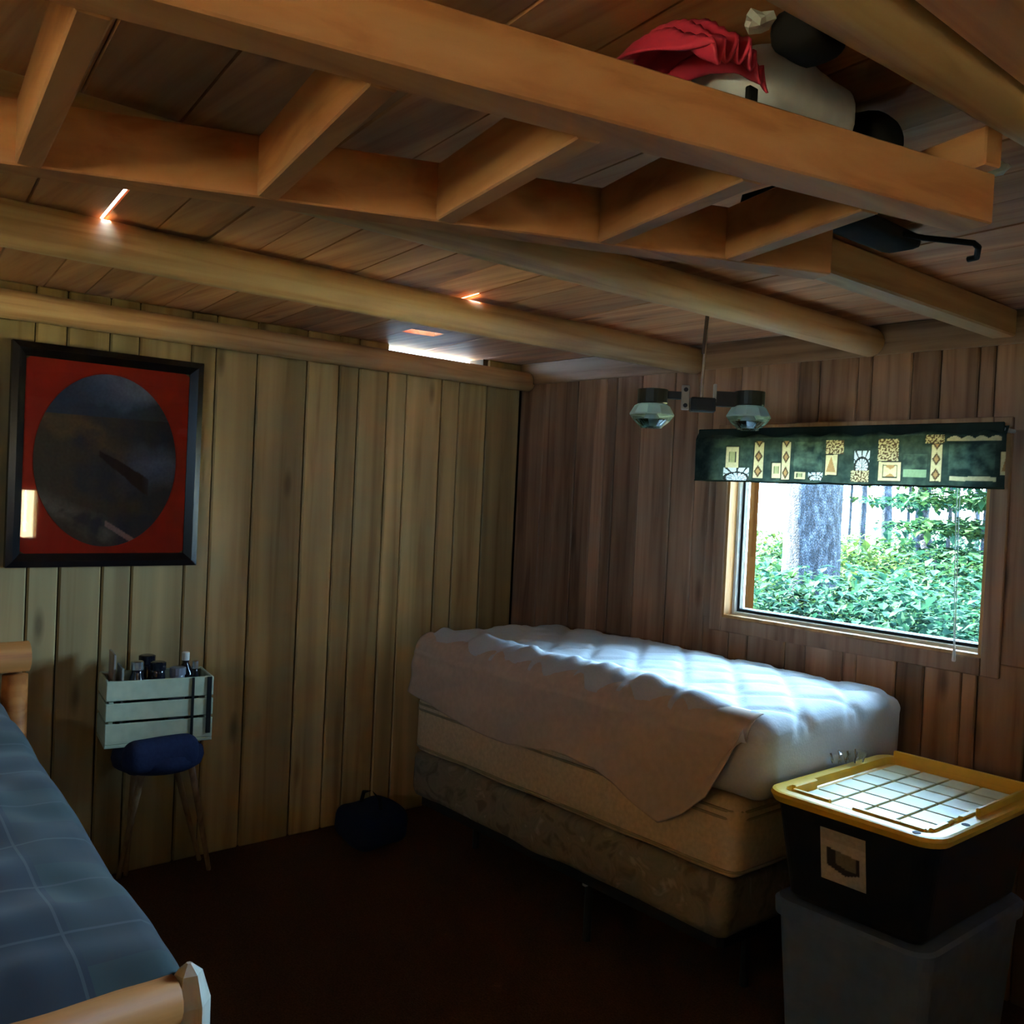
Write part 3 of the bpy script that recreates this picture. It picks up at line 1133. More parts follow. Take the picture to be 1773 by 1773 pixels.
def rr(x0, x1, y0, y1, r, z, ins=0.0):
    return (x0 + ins, x1 - ins, y0 + ins, y1 - ins, max(0.01, r - ins * .5), z)


TX0, TX1, TY0, TY1, TZ = -1.592, -1.065, 2.385, 3.11, 0.815
ZG = 0.50
gt = thing('grey_tote', 'blue-grey plastic storage tote standing on the floor under the black one', 'storage tote', ((TX0 + TX1) / 2, (TY0 + TY1) / 2, 0))
bm = NB()
gx0, gx1, gy0, gy1 = TX0 + .025, TX1 - .03, TY0 + .03, TY1 - .04
rg = loft_rect(bm, [rr(gx0, gx1, gy0, gy1, .06, 0.0, .05), rr(gx0, gx1, gy0, gy1, .06, .012, .04), rr(gx0, gx1, gy0, gy1, .06, ZG - .05, .008)])
bm.faces.new(rg[0])
bm.faces.new(rg[-1])
obj('body', bm, M_GREYTOTE, gt, smooth=False)
bm = NB()
rg = loft_rect(bm, [rr(gx0, gx1, gy0, gy1, .06, ZG - .05, -.004), rr(gx0, gx1, gy0, gy1, .06, ZG - .012, -.006), rr(gx0, gx1, gy0, gy1, .06, ZG - .003, 0.004)])
bm.faces.new(rg[0])
bm.faces.new(rg[-1])
obj('lid', bm, M_GREYTOTE, gt)

bt = thing('black_tote', 'black storage tote with a yellow gridded lid stacked at the foot of the bed', 'storage tote', ((TX0 + TX1) / 2, (TY0 + TY1) / 2, ZG))
bm = NB()
bx = (TX0 + .018, TX1 - .018, TY0 + .018, TY1 - .018)
rg = loft_rect(bm, [rr(*bx, .06, ZG - .002, .055), rr(*bx, .06, ZG + .015, .04), rr(*bx, .06, TZ - .045, .004), rr(*bx, .06, TZ - .028, .002)])
bm.faces.new(rg[0])
bm.faces.new(rg[-1])
obj('body', bm, M_TOTE, bt)
bm = NB()
L_ = (TX0, TX1, TY0, TY1)
# outer rim, flat ledge, inner raised rib, recessed tray
rg = loft_rect(bm, [rr(*L_, .07, TZ - .030, .006), rr(*L_, .07, TZ - .012, -.002), rr(*L_, .07, TZ - .002, .002), rr(*L_, .07, TZ, .010),
                    rr(*L_, .06, TZ, .038), rr(*L_, .05, TZ + .001, .040), rr(*L_, .05, TZ - .022, .046), rr(*L_, .05, TZ - .024, .052)])
bm.faces.new(rg[-1])
lid = obj('lid', bm, M_LID, bt)
# far two sides of the tray have a high rim wall
bm = NB()
box(bm, TX0 + .05, TX1 - .012, TY1 - .042, TY1 - .030, TZ - .02, TZ + .022, .003)
box(bm, TX1 - .040, TX1 - .028, TY0 + .30, TY1 - .03, TZ - .02, TZ + .022, .003)
obj('rim_wall', bm, M_LID, lid)
# raised tiles of the lid with sky light painted in as pale yellow
M_LIDTOP = plain('skylit_lid_plastic', (0.72, 0.68, 0.42), 0.38, 0.5, var=0.04)
nx, ny = 4, 6
tx0, tx1, ty0, ty1 = TX0 + .075, TX1 - .075, TY0 + .075, TY1 - .075
for i in range(nx):
    for j in range(ny):
        a0, a1 = tx0 + (tx1 - tx0) * i / nx, tx0 + (tx1 - tx0) * (i + 1) / nx
        c0, c1 = ty0 + (ty1 - ty0) * j / ny, ty0 + (ty1 - ty0) * (j + 1) / ny
        obj('lid_panel', box(NB(), a0 + .004, a1 - .004, c0 + .004, c1 - .004, TZ - .024, TZ - .013, .002), M_LIDTOP, lid)
for (x0, x1, y0, y1) in ((TX0 + .07, TX0 + .19, TY0 + .045, TY0 + .062), (TX0 + .26, TX0 + .40, TY0 + .045, TY0 + .062), (TX1 - .13, TX1 - .06, TY0 + .045, TY0 + .062), (TX1 - .062, TX1 - .045, TY0 + .07, TY0 + .16), (TX1 - .062, TX1 - .045, TY0 + .24, TY0 + .34), (TX0 + .045, TX0 + .062, TY0 + .08, TY0 + .2)):
    obj('lid_rib', box(NB(), x0, x1, y0, y1, TZ - .024, TZ + .006, .003), M_LID, lid)
for (x, y) in ((TX1 - .07, TY0 + .022), (TX1 - .022, TY0 + .2)):
    obj('lid_hole', tube(NB(), [(x, y, TZ - .001), (x, y, TZ + .0012)], 0.011, 12), M_BLACKHOLE, lid)
# paper label on the near side
la, lb = onY(1418, 1442, TY0 + .02), onY(1492, 1547, TY0 + .02)


def label_f(u, v):
    x = la.x + (lb.x - la.x) * u
    z0, z1 = 0.598, 0.748
    z = z0 + (z1 - z0) * v
    f = (z - ZG) / (TZ - ZG)
    return Vector((x, TY0 + .018 + .042 * (1 - f) - 0.0025, z))


bm = NB()
grid(bm, 40, 44, label_f)
lbl = obj('paper_label', bm, printed('label_print', 0.6, 0.3), bt)


def label_col(p):
    u = (p.x - la.x) / (lb.x - la.x)
    v = (p.z - 0.598) / 0.15
    c = Vector((0.50, 0.47, 0.46))
    if v > 0.78:
        c = Vector((0.42, 0.38, 0.36))
    # dark tub pictured on the label
    topv = 0.66 - 0.10 * u
    if 0.14 < u < 0.86 and 0.18 + 0.3 * abs(u - .55) < v < topv:
        c = Vector((0.03, 0.03, 0.035))
        if v > topv - 0.30 + 0.18 * abs(u - .6) and 0.34 < u < .8:
            c = Vector((0.20, 0.18, 0.14))
    return c


paint(lbl, label_col)
# crumpled clear plastic on the far lid edge
M_CLEARPL = clearglass('clear_plastic', (0.93, 0.95, 0.97), 0.15, 0.12)
cp0 = onZ(1470, 1322, TZ + .001)
bm = NB()
for k in range(4):
    cxx, cyy = cp0.x - 0.020 + 0.012 * k, cp0.y - 0.05 + 0.03 * k
    lathe(bm, (cxx, cyy, TZ + .002), [(0.010, 0.0), (0.012, 0.012), (0.017, 0.026), (0.020, 0.036 + .004 * (k % 2))], 9, k * .7)
for v in bm.verts:
    v.co += Vector((nz(v.co.x * 60, v.co.y * 60, v.co.z * 60), nz(v.co.y * 60, v.co.z * 60, v.co.x * 60), 0)) * 0.005
tag(obj('plastic_wrap', bm, M_CLEARPL), 'crumpled clear plastic wrap on the edge of the yellow lid', 'plastic wrap')

# ------------------------------------------------------------------ stool with crate
ST = Vector((-3.66, 1.36, 0))
SZ = 0.60
st = thing('stool', 'small stool with a navy padded seat and thin splayed legs against the wall', 'stool', (ST.x, ST.y, 0))
bm = NB()
rg = lathe(bm, (ST.x, ST.y, SZ), [(0.02, -0.085), (0.14, -0.085), (0.165, -0.07), (0.172, -0.045), (0.168, -0.02), (0.14, 0.0), (0.02, 0.0)], 32)
bm.faces.new(rg[0])
bm.faces.new(rg[-1])
seat = obj('seat', bm, M_NAVY, st, smooth=True)
bm = NB()
rbox_grid(bm, (-3.605, 1.19, SZ - .075), (-3.50, 1.475, SZ + .055), .05, .02, soft(.012))
obj('seat_roll', bm, M_NAVY, seat, smooth=True)
M_LEGW = wood('stool_leg_wood', (0.40, 0.24, 0.12), (0.32, 0.18, 0.08), (0.2, 0.1, 0.05), 'Z', vary=.1)
feet = [(onZ(202, 1518, 0).x + 0.02, onZ(202, 1518, 0).y), (onZ(361, 1506, 0).x, onZ(361, 1506, 0).y), (-3.90, 1.335), (-3.89, 1.64)]
tops = [(-3.61, 1.285), (-3.60, 1.47), (-3.74, 1.30), (-3.74, 1.45)]
for (fx, fy), (tx, ty) in zip(feet, tops):
    obj('leg', tube(NB(), [(fx, fy, 0.0), (fx, fy, 0.006), (tx, ty, SZ - 0.08)], [0.009, 0.010, 0.014], 10), M_LEGW, st, smooth=True)

CX0, CX1, CY0, CY1, CZ0, CZ1 = -3.86, -3.64, 1.175, 1.575, SZ + 0.012, 0.862
cr = thing('slatted_crate', 'pale green slatted crate full of bottles standing on the navy stool', 'crate', ((CX0 + CX1) / 2, (CY0 + CY1) / 2, CZ0))
obj('bottom', box(NB(), CX0, CX1, CY0, CY1, SZ + .001, SZ + .014, .002), M_CRATE, cr)
sl = [(CZ0 + .002, CZ0 + .082), (CZ0 + .092, CZ0 + .160), (CZ0 + .170, CZ1 - .004)]
for z0, z1 in sl:
    obj('slat', box(NB(), CX1 - .012, CX1, CY0, CY1, z0, z1, .003), M_CRATE, cr)
    obj('slat', box(NB(), CX0, CX0 + .012, CY0, CY1, z0, z1, .003), M_CRATE, cr)
    obj('slat', box(NB(), CX0 + .012, CX1 - .012, CY0, CY0 + .012, z0, z1, .003), M_CRATE, cr)
    obj('slat', box(NB(), CX0 + .012, CX1 - .012, CY1 - .012, CY1, z0, z1, .003), M_CRATE, cr)
for (x, y) in ((CX1 - .03, CY0 + .012), (CX1 - .03, CY1 - .03), (CX0 + .012, CY0 + .012), (CX0 + .012, CY1 - .03)):
    obj('corner_post', box(NB(), x, x + .018, y, y + .018, CZ0 + .002, CZ1 - .006, .002), M_CRATE, cr)
obj('handle_strap', box(NB(), CX1, CX1 + .006, CY1 - .085, CY1 - .075, CZ0 + .01, CZ1 - .004, .001), M_BLACKHOLE, cr)
obj('corner_strip', box(NB(), CX1, CX1 + .006, CY1 - .026, CY1 - .008, CZ0 + .02, CZ1 - .004, .001), M_BLACKHOLE, cr)


def bottle(name, label, x, y, r, h, mat, capmat, cat='bottle', neck=0.4):
    t = thing(name, label, cat, (x, y, SZ + .015), 'bottles and jars in the crate')
    bm = NB()
    rg = lathe(bm, (x, y, SZ + .015), [(r * .9, 0), (r, .006), (r, h * .66), (r * .9, h * .75), (r * neck, h * .86), (r * neck, h * .93)], 18)
    bm.faces.new(rg[0])
    bm.faces.new(rg[-1])
    obj('body', bm, mat, t, smooth=True)
    bm = NB()
    rg = lathe(bm, (x, y, SZ + .015), [(r * neck * 1.15, h * .90), (r * neck * 1.15, h), (r * neck * .9, h * 1.01)], 14)
    bm.faces.new(rg[0])
    bm.faces.new(rg[-1])
    obj('cap', bm, capmat, t)


M_DKGLASS = plain('dark_glass', (0.008, 0.008, 0.012), 0.12, 0.6)
M_GREYGL = plain('grey_plastic', (0.16, 0.17, 0.2), 0.3, 0.5)
bottle('bottle', 'wide dark bottle at the left in the crate', CX1 - .060, CY0 + .118, .034, .305, M_DKGLASS, M_CHROME, neck=.6)
bottle('bottle', 'dark bottle with a grey sheen in the middle of the crate', CX1 - .055, CY0 + .195, .032, .30, M_DKGLASS, M_DKGLASS, neck=.8)
bottle('jar', 'grey rounded jar in the crate right of the dark bottles', CX1 - .055, CY0 + .270, .030, .275, M_GREYGL, M_GREYGL, 'jar', .9)
bottle('bottle', 'small bottle with a shiny cap at the right in the crate', CX1 - .045, CY0 + .335, .018, .30, M_DKGLASS, M_CHROME, neck=.6)
bottle('bottle', 'black bottle with a white cap at the back right of the crate', CX0 + .060, CY0 + .32, .038, .315, M_DKGLASS, M_PAPER, neck=.35)
bottle('bottle', 'black bottle at the back left of the crate', CX0 + .062, CY0 + .17, .040, .31, M_DKGLASS, M_DKGLASS, neck=.7)
mg = obj('magazine', obox(NB(), (CX1 - .05, CY0 + .035, SZ + .016), (CX0 + .03, CY0 + .035, SZ + .016), 0.008, .335, .001), plain('magazine_cover', (0.30, 0.24, 0.2), 0.5, .4, var=.4, scale=14))
tag(mg, 'tall thin magazine standing at the left end of the crate', 'magazine')
mg2 = obj('booklet', obox(NB(), (CX1 - .03, CY0 + .062, SZ + .016), (CX0 + .06, CY0 + .062, SZ + .016), 0.008, .285, .001), plain('booklet_cover', (0.20, 0.21, 0.19), 0.5, .4))
tag(mg2, 'shorter grey booklet standing beside the magazine in the crate', 'booklet')

cc_ = Vector(((CX0 + CX1) / 2, (CY0 + CY1) / 2, 0))
CA = math.radians(-10)
for o in [q for q in COL.objects if q.parent is None and (q.get('group') == 'bottles and jars in the crate' or q in (cr, mg, mg2))]:
    d_ = o.location - cc_
    o.location = cc_ + Vector((d_.x * math.cos(CA) - d_.y * math.sin(CA), d_.x * math.sin(CA) + d_.y * math.cos(CA), d_.z))
    o.rotation_euler.z = CA

# ------------------------------------------------------------------ plaid bed in the foreground
PB = thing('log_bed', 'log-framed bed with a blue plaid comforter in the lower left', 'bed', (-2.95, 0.1, 0))
PX0, PX1, PYa, PYb = -3.86, -2.02, -0.72, 0.83
rail = NB()
tube(rail, [(PX1 + .02, PYa, .50), (PX1 + .02, PYb - .03, .50)], 0.055, 16, True, lambda i, th, p: 1 + .04 * math.sin(3 * th))
obj('foot_rail', rail, M_BEDLOG, PB, smooth=True)
tube_ = NB()
tube(tube_, [(PX1 + .02, PYa, .25), (PX1 + .02, PYb - .03, .25)], 0.05, 16)
obj('foot_rail', tube_, M_BEDLOG, PB, smooth=True)
for y in (PYa - .02, PYb):
    bm = NB()
    rg = lathe(bm, (PX1 + .02, y, 0), [(.050, 0), (.052, .30), (.050, .49), (.030, .555), (.006, .575)], 6, 0.3)
    bm.faces.new(rg[0])
    bm.faces.new(rg[-1])
    obj('post', bm, wood('pale_post', (0.74, 0.72, 0.60), (0.66, 0.62, 0.50), (0.5, 0.44, 0.3), 'Z', vary=.05) if y < 0 else bpy.data.materials['pale_post'], PB)
for y in (PYa + .08, PYb - .10):
    s_ = NB()
    tube(s_, [(PX0 + .04, y, .33), (PX1 - .02, y, .33)], 0.045, 14)
    obj('side_rail', s_, M_BEDLOG, PB, smooth=True)
for y in (PYa + .05, 0.885):
    bm = NB()
    tube(bm, [(PX0, y, 0), (PX0, y, .5), (PX0, y, .88)], [.050, .048, .045], 14)
    obj('head_post', bm, M_BEDLOG, PB, smooth=True)
bm = NB()
tube(bm, [(PX0 - .01, PYa - .02, .94), (PX0 - .01, 0.93, .945)], 0.058, 16)
obj('head_rail', bm, M_BEDLOG, PB, smooth=True)
bm = NB()
box(bm, PX0 + .05, PX1 - .04, PYa + .04, PYb - .05, .36, .55, .05, 3)
obj('mattress', bm, M_CREAM, PB, smooth=True)
# comforter
sil = [(-3.86, 0.80), (-3.65, 0.745), (-3.26, 0.70), (-2.94, 0.645), (-2.56, 0.585), (-2.12, 0.545), (-2.0, 0.53)]


def comf(u, v):
    x = PX0 + .06 + (PX1 + .035 - PX0 - .06) * u
    W_ = PYb - PYa + .05
    y = PYa + W_ * v
    ztop = interp(sil, x) + 0.045 + 0.035 * math.sin(math.pi * v) + 0.022 * nz(x * 3, y * 3, 1.3) + .014 * nz(x * 8, y * 8, 4)
    ed = min(v, 1 - v) * W_
    z = ztop
    # right and left sides roll over and drop down
    if ed < 0.16:
        f = 1 - ed / 0.16
        z = ztop - (0.05 * f ** 2 + 0.24 * max(0, f - .35) ** 1.6)
        y = y + (1 if v > .5 else -1) * 0.02 * math.sin(f * math.pi)
    # foot end tucks behind the rail
    if u > 0.9:
        f = (u - .9) / .1
        z -= 0.06 * f ** 2
    return Vector((x, y, z))


nt = NT('blue_plaid')
uv = nt.n('ShaderNodeUVMap')
sp = nt.n('ShaderNodeSeparateXYZ')
nt.l(uv.outputs[0], sp.inputs[0])


def stripes(sock, per, wd, ph=0.0):
    a = nt.n('ShaderNodeMath', operation='MULTIPLY_ADD')
    a.inputs[1].default_value = 1 / per
    a.inputs[2].default_value = ph
    nt.l(sock, a.inputs[0])
    f = nt.n('ShaderNodeMath', operation='FRACT')
    nt.l(a.outputs[0], f.inputs[0])
    c = nt.n('ShaderNodeMath', operation='LESS_THAN')
    c.inputs[1].default_value = wd
    nt.l(f.outputs[0], c.inputs[0])
    return c.outputs[0]


base = mixc(nt, stripes(sp.outputs[0], .46, .45, .2), (0.018, 0.026, 0.036), (0.024, 0.046, 0.046))
base = mixc(nt, stripes(sp.outputs[1], .40, .5, .1), base, (0.013, 0.018, 0.038))
base2 = mixc(nt, 0.35, base, (0.020, 0.032, 0.040))
l1 = mixc(nt, stripes(sp.outputs[0], .23, .035), base2, (0.050, 0.064, 0.074))
l2 = mixc(nt, stripes(sp.outputs[1], .20, .035, .3), l1, (0.050, 0.064, 0.074))
bs = nt.n('ShaderNodeBsdfPrincipled')
bs.inputs['Roughness'].default_value = 0.9
bs.inputs['Sheen Weight'].default_value = 0.2
nt.l(l2, bs.inputs['Base Color'])
M_PLAID = nt.surf(bs.outputs[0])
bm = NB()
uvl = bm.loops.layers.uv.new('UVMap')
NU, NV = 90, 80
vs, fs = grid(bm, NU, NV, comf)
idx = {}
for i in range(NU + 1):
    for j in range(NV + 1):
        idx[vs[i][j]] = (i / NU * 1.85, j / NV * 1.6)
for f in fs:
    for lp in f.loops:
        lp[uvl].uv = idx[lp.vert]
cf = obj('comforter', bm, M_PLAID, PB, smooth=True)
so = cf.modifiers.new('thickness', 'SOLIDIFY')
so.thickness = 0.025
so.offset = -1

# ------------------------------------------------------------------ things stored on the loft frame


def blob(name, label, cat, c, half, mat, amp, seed, step=0.02, r=None, squash=None):
    bm = NB()
    c, half = Vector(c), Vector(half)
    r = r or min(half) * 0.9
    rbox_grid(bm, c - half, c + half, r, step, lambda p, n: n * amp * noise.fractal(Vector((p.x * 9 + seed, p.y * 9, p.z * 9)), 1.0, 2.0, 3))
    for v in bm.verts:
        v.co.z = min(max(v.co.z, ZF1 + .001), ZC - .004)
    o = obj(name, bm, mat, smooth=True)
    return tag(o, label, cat)


wbp = onZ(1335, 175, 2.285)
wb = blob('white_bag', 'white stuffed bag with a black patch lying on the loft frame', 'bag', (-0.905, 1.290, 2.292), (0.085, 0.138, 0.056), M_WHITEBAG, 0.010, 3.0, r=.05)
pp = onX(1302, 168, -0.822)
obj('black_patch', box(NB(), pp.x - .006, pp.x + .004, pp.y - .010, pp.y + .010, pp.z - .016, pp.z + .014, .002), M_BLACKHOLE, wb)
# red cloth bundle with folds
bm = NB()


def red_f(u, v):
    x = -0.99 + 0.20 * u
    y = 0.985 + 0.125 * v
    z = ZF1 + .004 + (ZC - ZF1 - .012) * (0.35 + 0.65 * math.sin(math.pi * (0.12 + .76 * v))) * (0.55 + 0.45 * math.sin(math.pi * min(1, u * .9 + .1))) - 0.035 * abs(math.sin(v * 17 + 3 * u)) * u
    return Vector((x + .02 * nz(u * 4, v * 6, 3), y, max(ZF1 + .003 if x < -0.93 else 2.217, z - .018 * u)))


grid(bm, 40, 60, red_f)
rc = obj('red_cloth', bm, M_REDCLOTH, smooth=True)
so = rc.modifiers.new('thickness', 'SOLIDIFY')
so.thickness = 0.004
tag(rc, 'crumpled red cloth stuffed on the loft frame beside the white bag', 'cloth')
blob('grey_bag', 'dark grey bag squeezed between red cloth and ceiling above the white bag', 'bag', (-0.772, 1.172, 2.318), (0.040, 0.05, 0.030), M_DARKBAG, 0.008, 8.0, .015)
blob('black_bag', 'black bag on the loft frame to the right of the white bag', 'bag', (-0.90, 1.515, 2.288), (0.09, 0.058, 0.050), M_DARKBAG, 0.010, 12.0, .015)
# crumpled paper scraps
for nm, lab, px, py, z, sc in (('paper_scrap', 'crumpled white paper scrap beside the red cloth under the thick log', 1312, 38, 2.325, .018), ('paper_scrap', 'crumpled paper scrap stuck at the far end of the loft beam', 1722, 292, 2.262, .020)):
    c = onZ(px, py, z)
    bm = NB()
    bmesh.ops.create_icosphere(bm, subdivisions=2, radius=sc)
    for v in bm.verts:
        v.co = Vector((v.co.x * 1.1, v.co.y * 1.3, v.co.z * .6)) * (1 + .7 * nz(v.co.x * 70, v.co.y * 70, v.co.z * 70 + px)) + c
    tag(obj(nm, bm, M_PAPER), lab, 'paper')
# black case with a wire handle on the squared beam
bc = thing('black_case', 'flat black case with a loop handle wedged above the square beam', 'case', (-1.15, 2.16, 2.26))
bm = NB()
rbox_grid(bm, (-1.25, 1.98, 2.305), (-1.15, 2.30, 2.348), .02, .03, soft(.004))
obj('body', bm, M_DARKBAG, bc, smooth=True)
h = [onZ(1560, 405, 2.325), onZ(1600, 412, 2.32), onZ(1640, 416, 2.31), onZ(1686, 421, 2.30), onZ(1694, 428, 2.295), onZ(1691, 446, 2.285), onZ(1676, 449, 2.285)]
obj('handle', tube(NB(), h, .0075, 8), M_BLACKHOLE, bc, smooth=True)
h = [onZ(1286, 358, 2.25), onZ(1288, 342, 2.27), onZ(1330, 330, 2.28), onZ(1372, 318, 2.29)]
tag(obj('black_strap', tube(NB(), h, .007, 8), M_BLACKHOLE, smooth=True), 'short black strap hanging between the rungs of the loft frame', 'strap')

# ------------------------------------------------------------------ outdoors beyond the window
GZ = -0.10
nt = NT('forest_floor')
tc = nt.n('ShaderNodeTexCoord')
n1 = nt.n('ShaderNodeTexNoise')
n1.inputs['Scale'].default_value = 3
n1.inputs['Detail'].default_value = 8
nt.l(tc.outputs['Object'], n1.inputs['Vector'])
cc = ramp(nt, n1.outputs[0], [(0.35, (0.008, 0.02, 0.008)), (0.65, (0.03, 0.06, 0.02))])
bs = nt.n('ShaderNodeBsdfPrincipled')
bs.inputs['Roughness'].default_value = 1
nt.l(cc, bs.inputs['Base Color'])
M_GROUND = nt.surf(bs.outputs[0])
bm = NB()
grid(bm, 40, 40, lambda u, v: Vector((-30 + 29.2 * u, YB + 1.8 + 30 * v, GZ + .25 * nz(u * 6, v * 6) * min(1, v * 6) + 0.9 * v * v)))
g = obj('ground', bm, M_GROUND, base=(0, YB, GZ), smooth=True)
struct(g)


M_BOUNCE = plain('bounce_ground_tan', (0.55, 0.47, 0.22), 0.95, 0.1, var=.15, scale=3)  # unseen bright ground added to bounce warm light indoors
yd = NB()
grid(yd, 20, 30, lambda u, v: Vector((-0.8 + 22 * u, YB + .12 + 26 * v, GZ + .02)))
grid(yd, 12, 4, lambda u, v: Vector((-12 + 11.2 * u, YB + .12 + 1.9 * v, GZ + .02)))
grid(yd, 14, 20, lambda u, v: Vector((XR + .12 + 19.4 * u, -40 + (YB + 40.12) * v, GZ + .02)))
grid(yd, 16, 10, lambda u, v: Vector((-14 + (14 + XR + .12) * u, -40 + (40 + YK - .12) * v, GZ + .02)))
bmesh.ops.remove_doubles(yd, verts=yd.verts[:], dist=.001)
struct(obj('bounce_ground', yd, M_BOUNCE, base=(4, 4, GZ)))
pr = NB()  # unseen roofs added to keep sky light out of the side openings
box(pr, XR + .13, 6.5, -.6, 3.3, 2.05, 2.12)
box(pr, -1.5, 0.35, YK - 5.0, YK - .13, 2.25, 2.33)
struct(obj('sky_shade_roof', pr, M_CEIL))
fe = NB()  # unseen board screen added to block the low sky
for k in range(70):
    box(fe, 14.0, 14.03, -9 + .3 * k, -8.72 + .3 * k, GZ, 2.2, .004)
struct(obj('low_sky_screen', fe, wood('screen_boards', (0.45, 0.36, 0.22), (0.38, 0.29, 0.17), (0.26, 0.19, 0.1), 'Z')))


def ground_z(x, y):
    v = (y - YB - 1.8) / 30
    u = (x + 30) / 29.2
    return GZ + .25 * nz(u * 6, v * 6) * min(1, v * 6) + 0.9 * v * v


nt = NT('grey_bark')
tc = nt.n('ShaderNodeTexCoord')
mp = nt.n('ShaderNodeMapping')
mp.inputs['Scale'].default_value = (26, 26, 9)
nt.l(tc.outputs['Object'], mp.inputs[0])
vo = nt.n('ShaderNodeTexVoronoi')
vo.feature = 'DISTANCE_TO_EDGE'
nt.l(mp.outputs[0], vo.inputs['Vector'])
n1 = nt.n('ShaderNodeTexNoise')
n1.inputs['Scale'].default_value = 1.2
n1.inputs['Detail'].default_value = 5
nt.l(mp.outputs[0], n1.inputs['Vector'])
c1 = ramp(nt, vo.outputs[0], [(0.0, (0.004, 0.006, 0.010)), (0.22, (0.030, 0.036, 0.050))])
c2 = ramp(nt, n1.outputs[0], [(0.42, (0.5, 0.5, 0.5)), (0.60, (1.3, 1.3, 1.3)), (0.70, (1.9, 1.8, 1.6))])
c3 = mixc(nt, 1.0, c1, c2, 'MULTIPLY')
bs = nt.n('ShaderNodeBsdfPrincipled')
bs.inputs['Roughness'].default_value = 0.95
bs.inputs['Specular IOR Level'].default_value = 0.1
nt.l(c3, bs.inputs['Base Color'])
bp = nt.n('ShaderNodeBump')
bp.inputs['Strength'].default_value = 0.8
bp.inputs['Distance'].default_value = 0.02
nt.l(vo.outputs[0], bp.inputs['Height'])
nt.l(bp.outputs[0], bs.inputs['Normal'])
M_BARK = nt.surf(bs.outputs[0])


def leafmat(name, a, b):
    nt = NT(name)
    oi = nt.n('ShaderNodeTexCoord')
    n1 = nt.n('ShaderNodeTexNoise')
    n1.inputs['Scale'].default_value = 5.0
    n1.inputs['Detail'].default_value = 3
    nt.l(oi.outputs['Object'], n1.inputs['Vector'])
    c = ramp(nt, n1.outputs[0], [(0.35, a), (0.65, b)])
    d = nt.n('ShaderNodeBsdfPrincipled')
    d.inputs['Roughness'].default_value = 0.6
    d.inputs['Specular IOR Level'].default_value = 0.03
    nt.l(c, d.inputs['Base Color'])
    t = nt.n('ShaderNodeBsdfTranslucent')
    nt.l(c, t.inputs[0])
    mx = nt.n('ShaderNodeMixShader')
    mx.inputs[0].default_value = 0.3
    nt.l(d.outputs[0], mx.inputs[1])
    nt.l(t.outputs[0], mx.inputs[2])
    return nt.surf(mx.outputs[0])


LEAF = [leafmat('leaf_green', (0.0044, 0.0186, 0.0089), (0.0133, 0.0319, 0.0106)),
        leafmat('leaf_bluegreen', (0.0031, 0.0186, 0.0133), (0.0098, 0.0310, 0.0186)),
        leafmat('leaf_yellowgreen', (0.0098, 0.0231, 0.0062), (0.0231, 0.0389, 0.0089))]


def leaf(vs, fs, p, d, L, w):
    """one bent leaf of four triangles"""
    d = d.normalized()
    s = d.cross(Vector((0, 0, 1)))
    if s.length < 1e-3:
        s = Vector((1, 0, 0))
    s.normalize()
    up = s.cross(d)
    i = len(vs)
    vs += [p, p + d * L * .5 + s * w + up * L * .06, p + d * L - up * L * .12, p + d * L * .5 - s * w + up * L * .06, p + d * L * .5]
    fs += [(i, i + 1, i + 4), (i + 1, i + 2, i + 4), (i + 2, i + 3, i + 4), (i + 3, i, i + 4)]


def leaf_cloud(n, c, rx, ry, rz, L, flat=0.4):
    vs, fs = [], []
    for k in range(n):
        while True:
            q = Vector((random.uniform(-1, 1), random.uniform(-1, 1), random.uniform(-1, 1)))
            if 0.15 < q.length < 1:
                break
        p = Vector((c[0] + q.x * rx, c[1] + q.y * ry, c[2] + q.z * rz))
        d = Vector((random.gauss(0, 1), random.gauss(0, 1), random.gauss(-.1, flat)))
        l = L * random.uniform(.6, 1.3)
        leaf(vs, fs, p, d, l, l * random.uniform(.22, .36))
    return vs, fs


def mesh_obj(name, vs, fs, mat, parent=None, base=None):
    me = bpy.data.meshes.new(name)
    me.from_pydata(vs, [], fs)
    me.update()
    return link(name, me, mat, parent, base)


def trunk(name, label, pts, rad, n=18, cat='tree trunk', group=None, amp=.06, foliage=None):
    t = thing(name, label, cat, pts[0], group)
    bm = NB()
    # resample
    P, R_ = [], []
    for (a, b, ra_, rb_) in zip(pts[:-1], pts[1:], rad[:-1], rad[1:]):
        a, b = Vector(a), Vector(b)
        for k in range(8):
            P.append(a.lerp(b, k / 8))
            R_.append(ra_ + (rb_ - ra_) * k / 8)
    P.append(Vector(pts[-1]))
    R_.append(rad[-1])
    tube(bm, P, R_, n, True, lambda i, th, p: 1 + amp * noise.noise(Vector((math.cos(th) * 3.5 + p.x, math.sin(th) * 3.5, p.z * 3))))
    obj('trunk', bm, M_BARK, t, smooth=True)
    return t


def at(px, py, Y):
    return onY(px, py, Y)


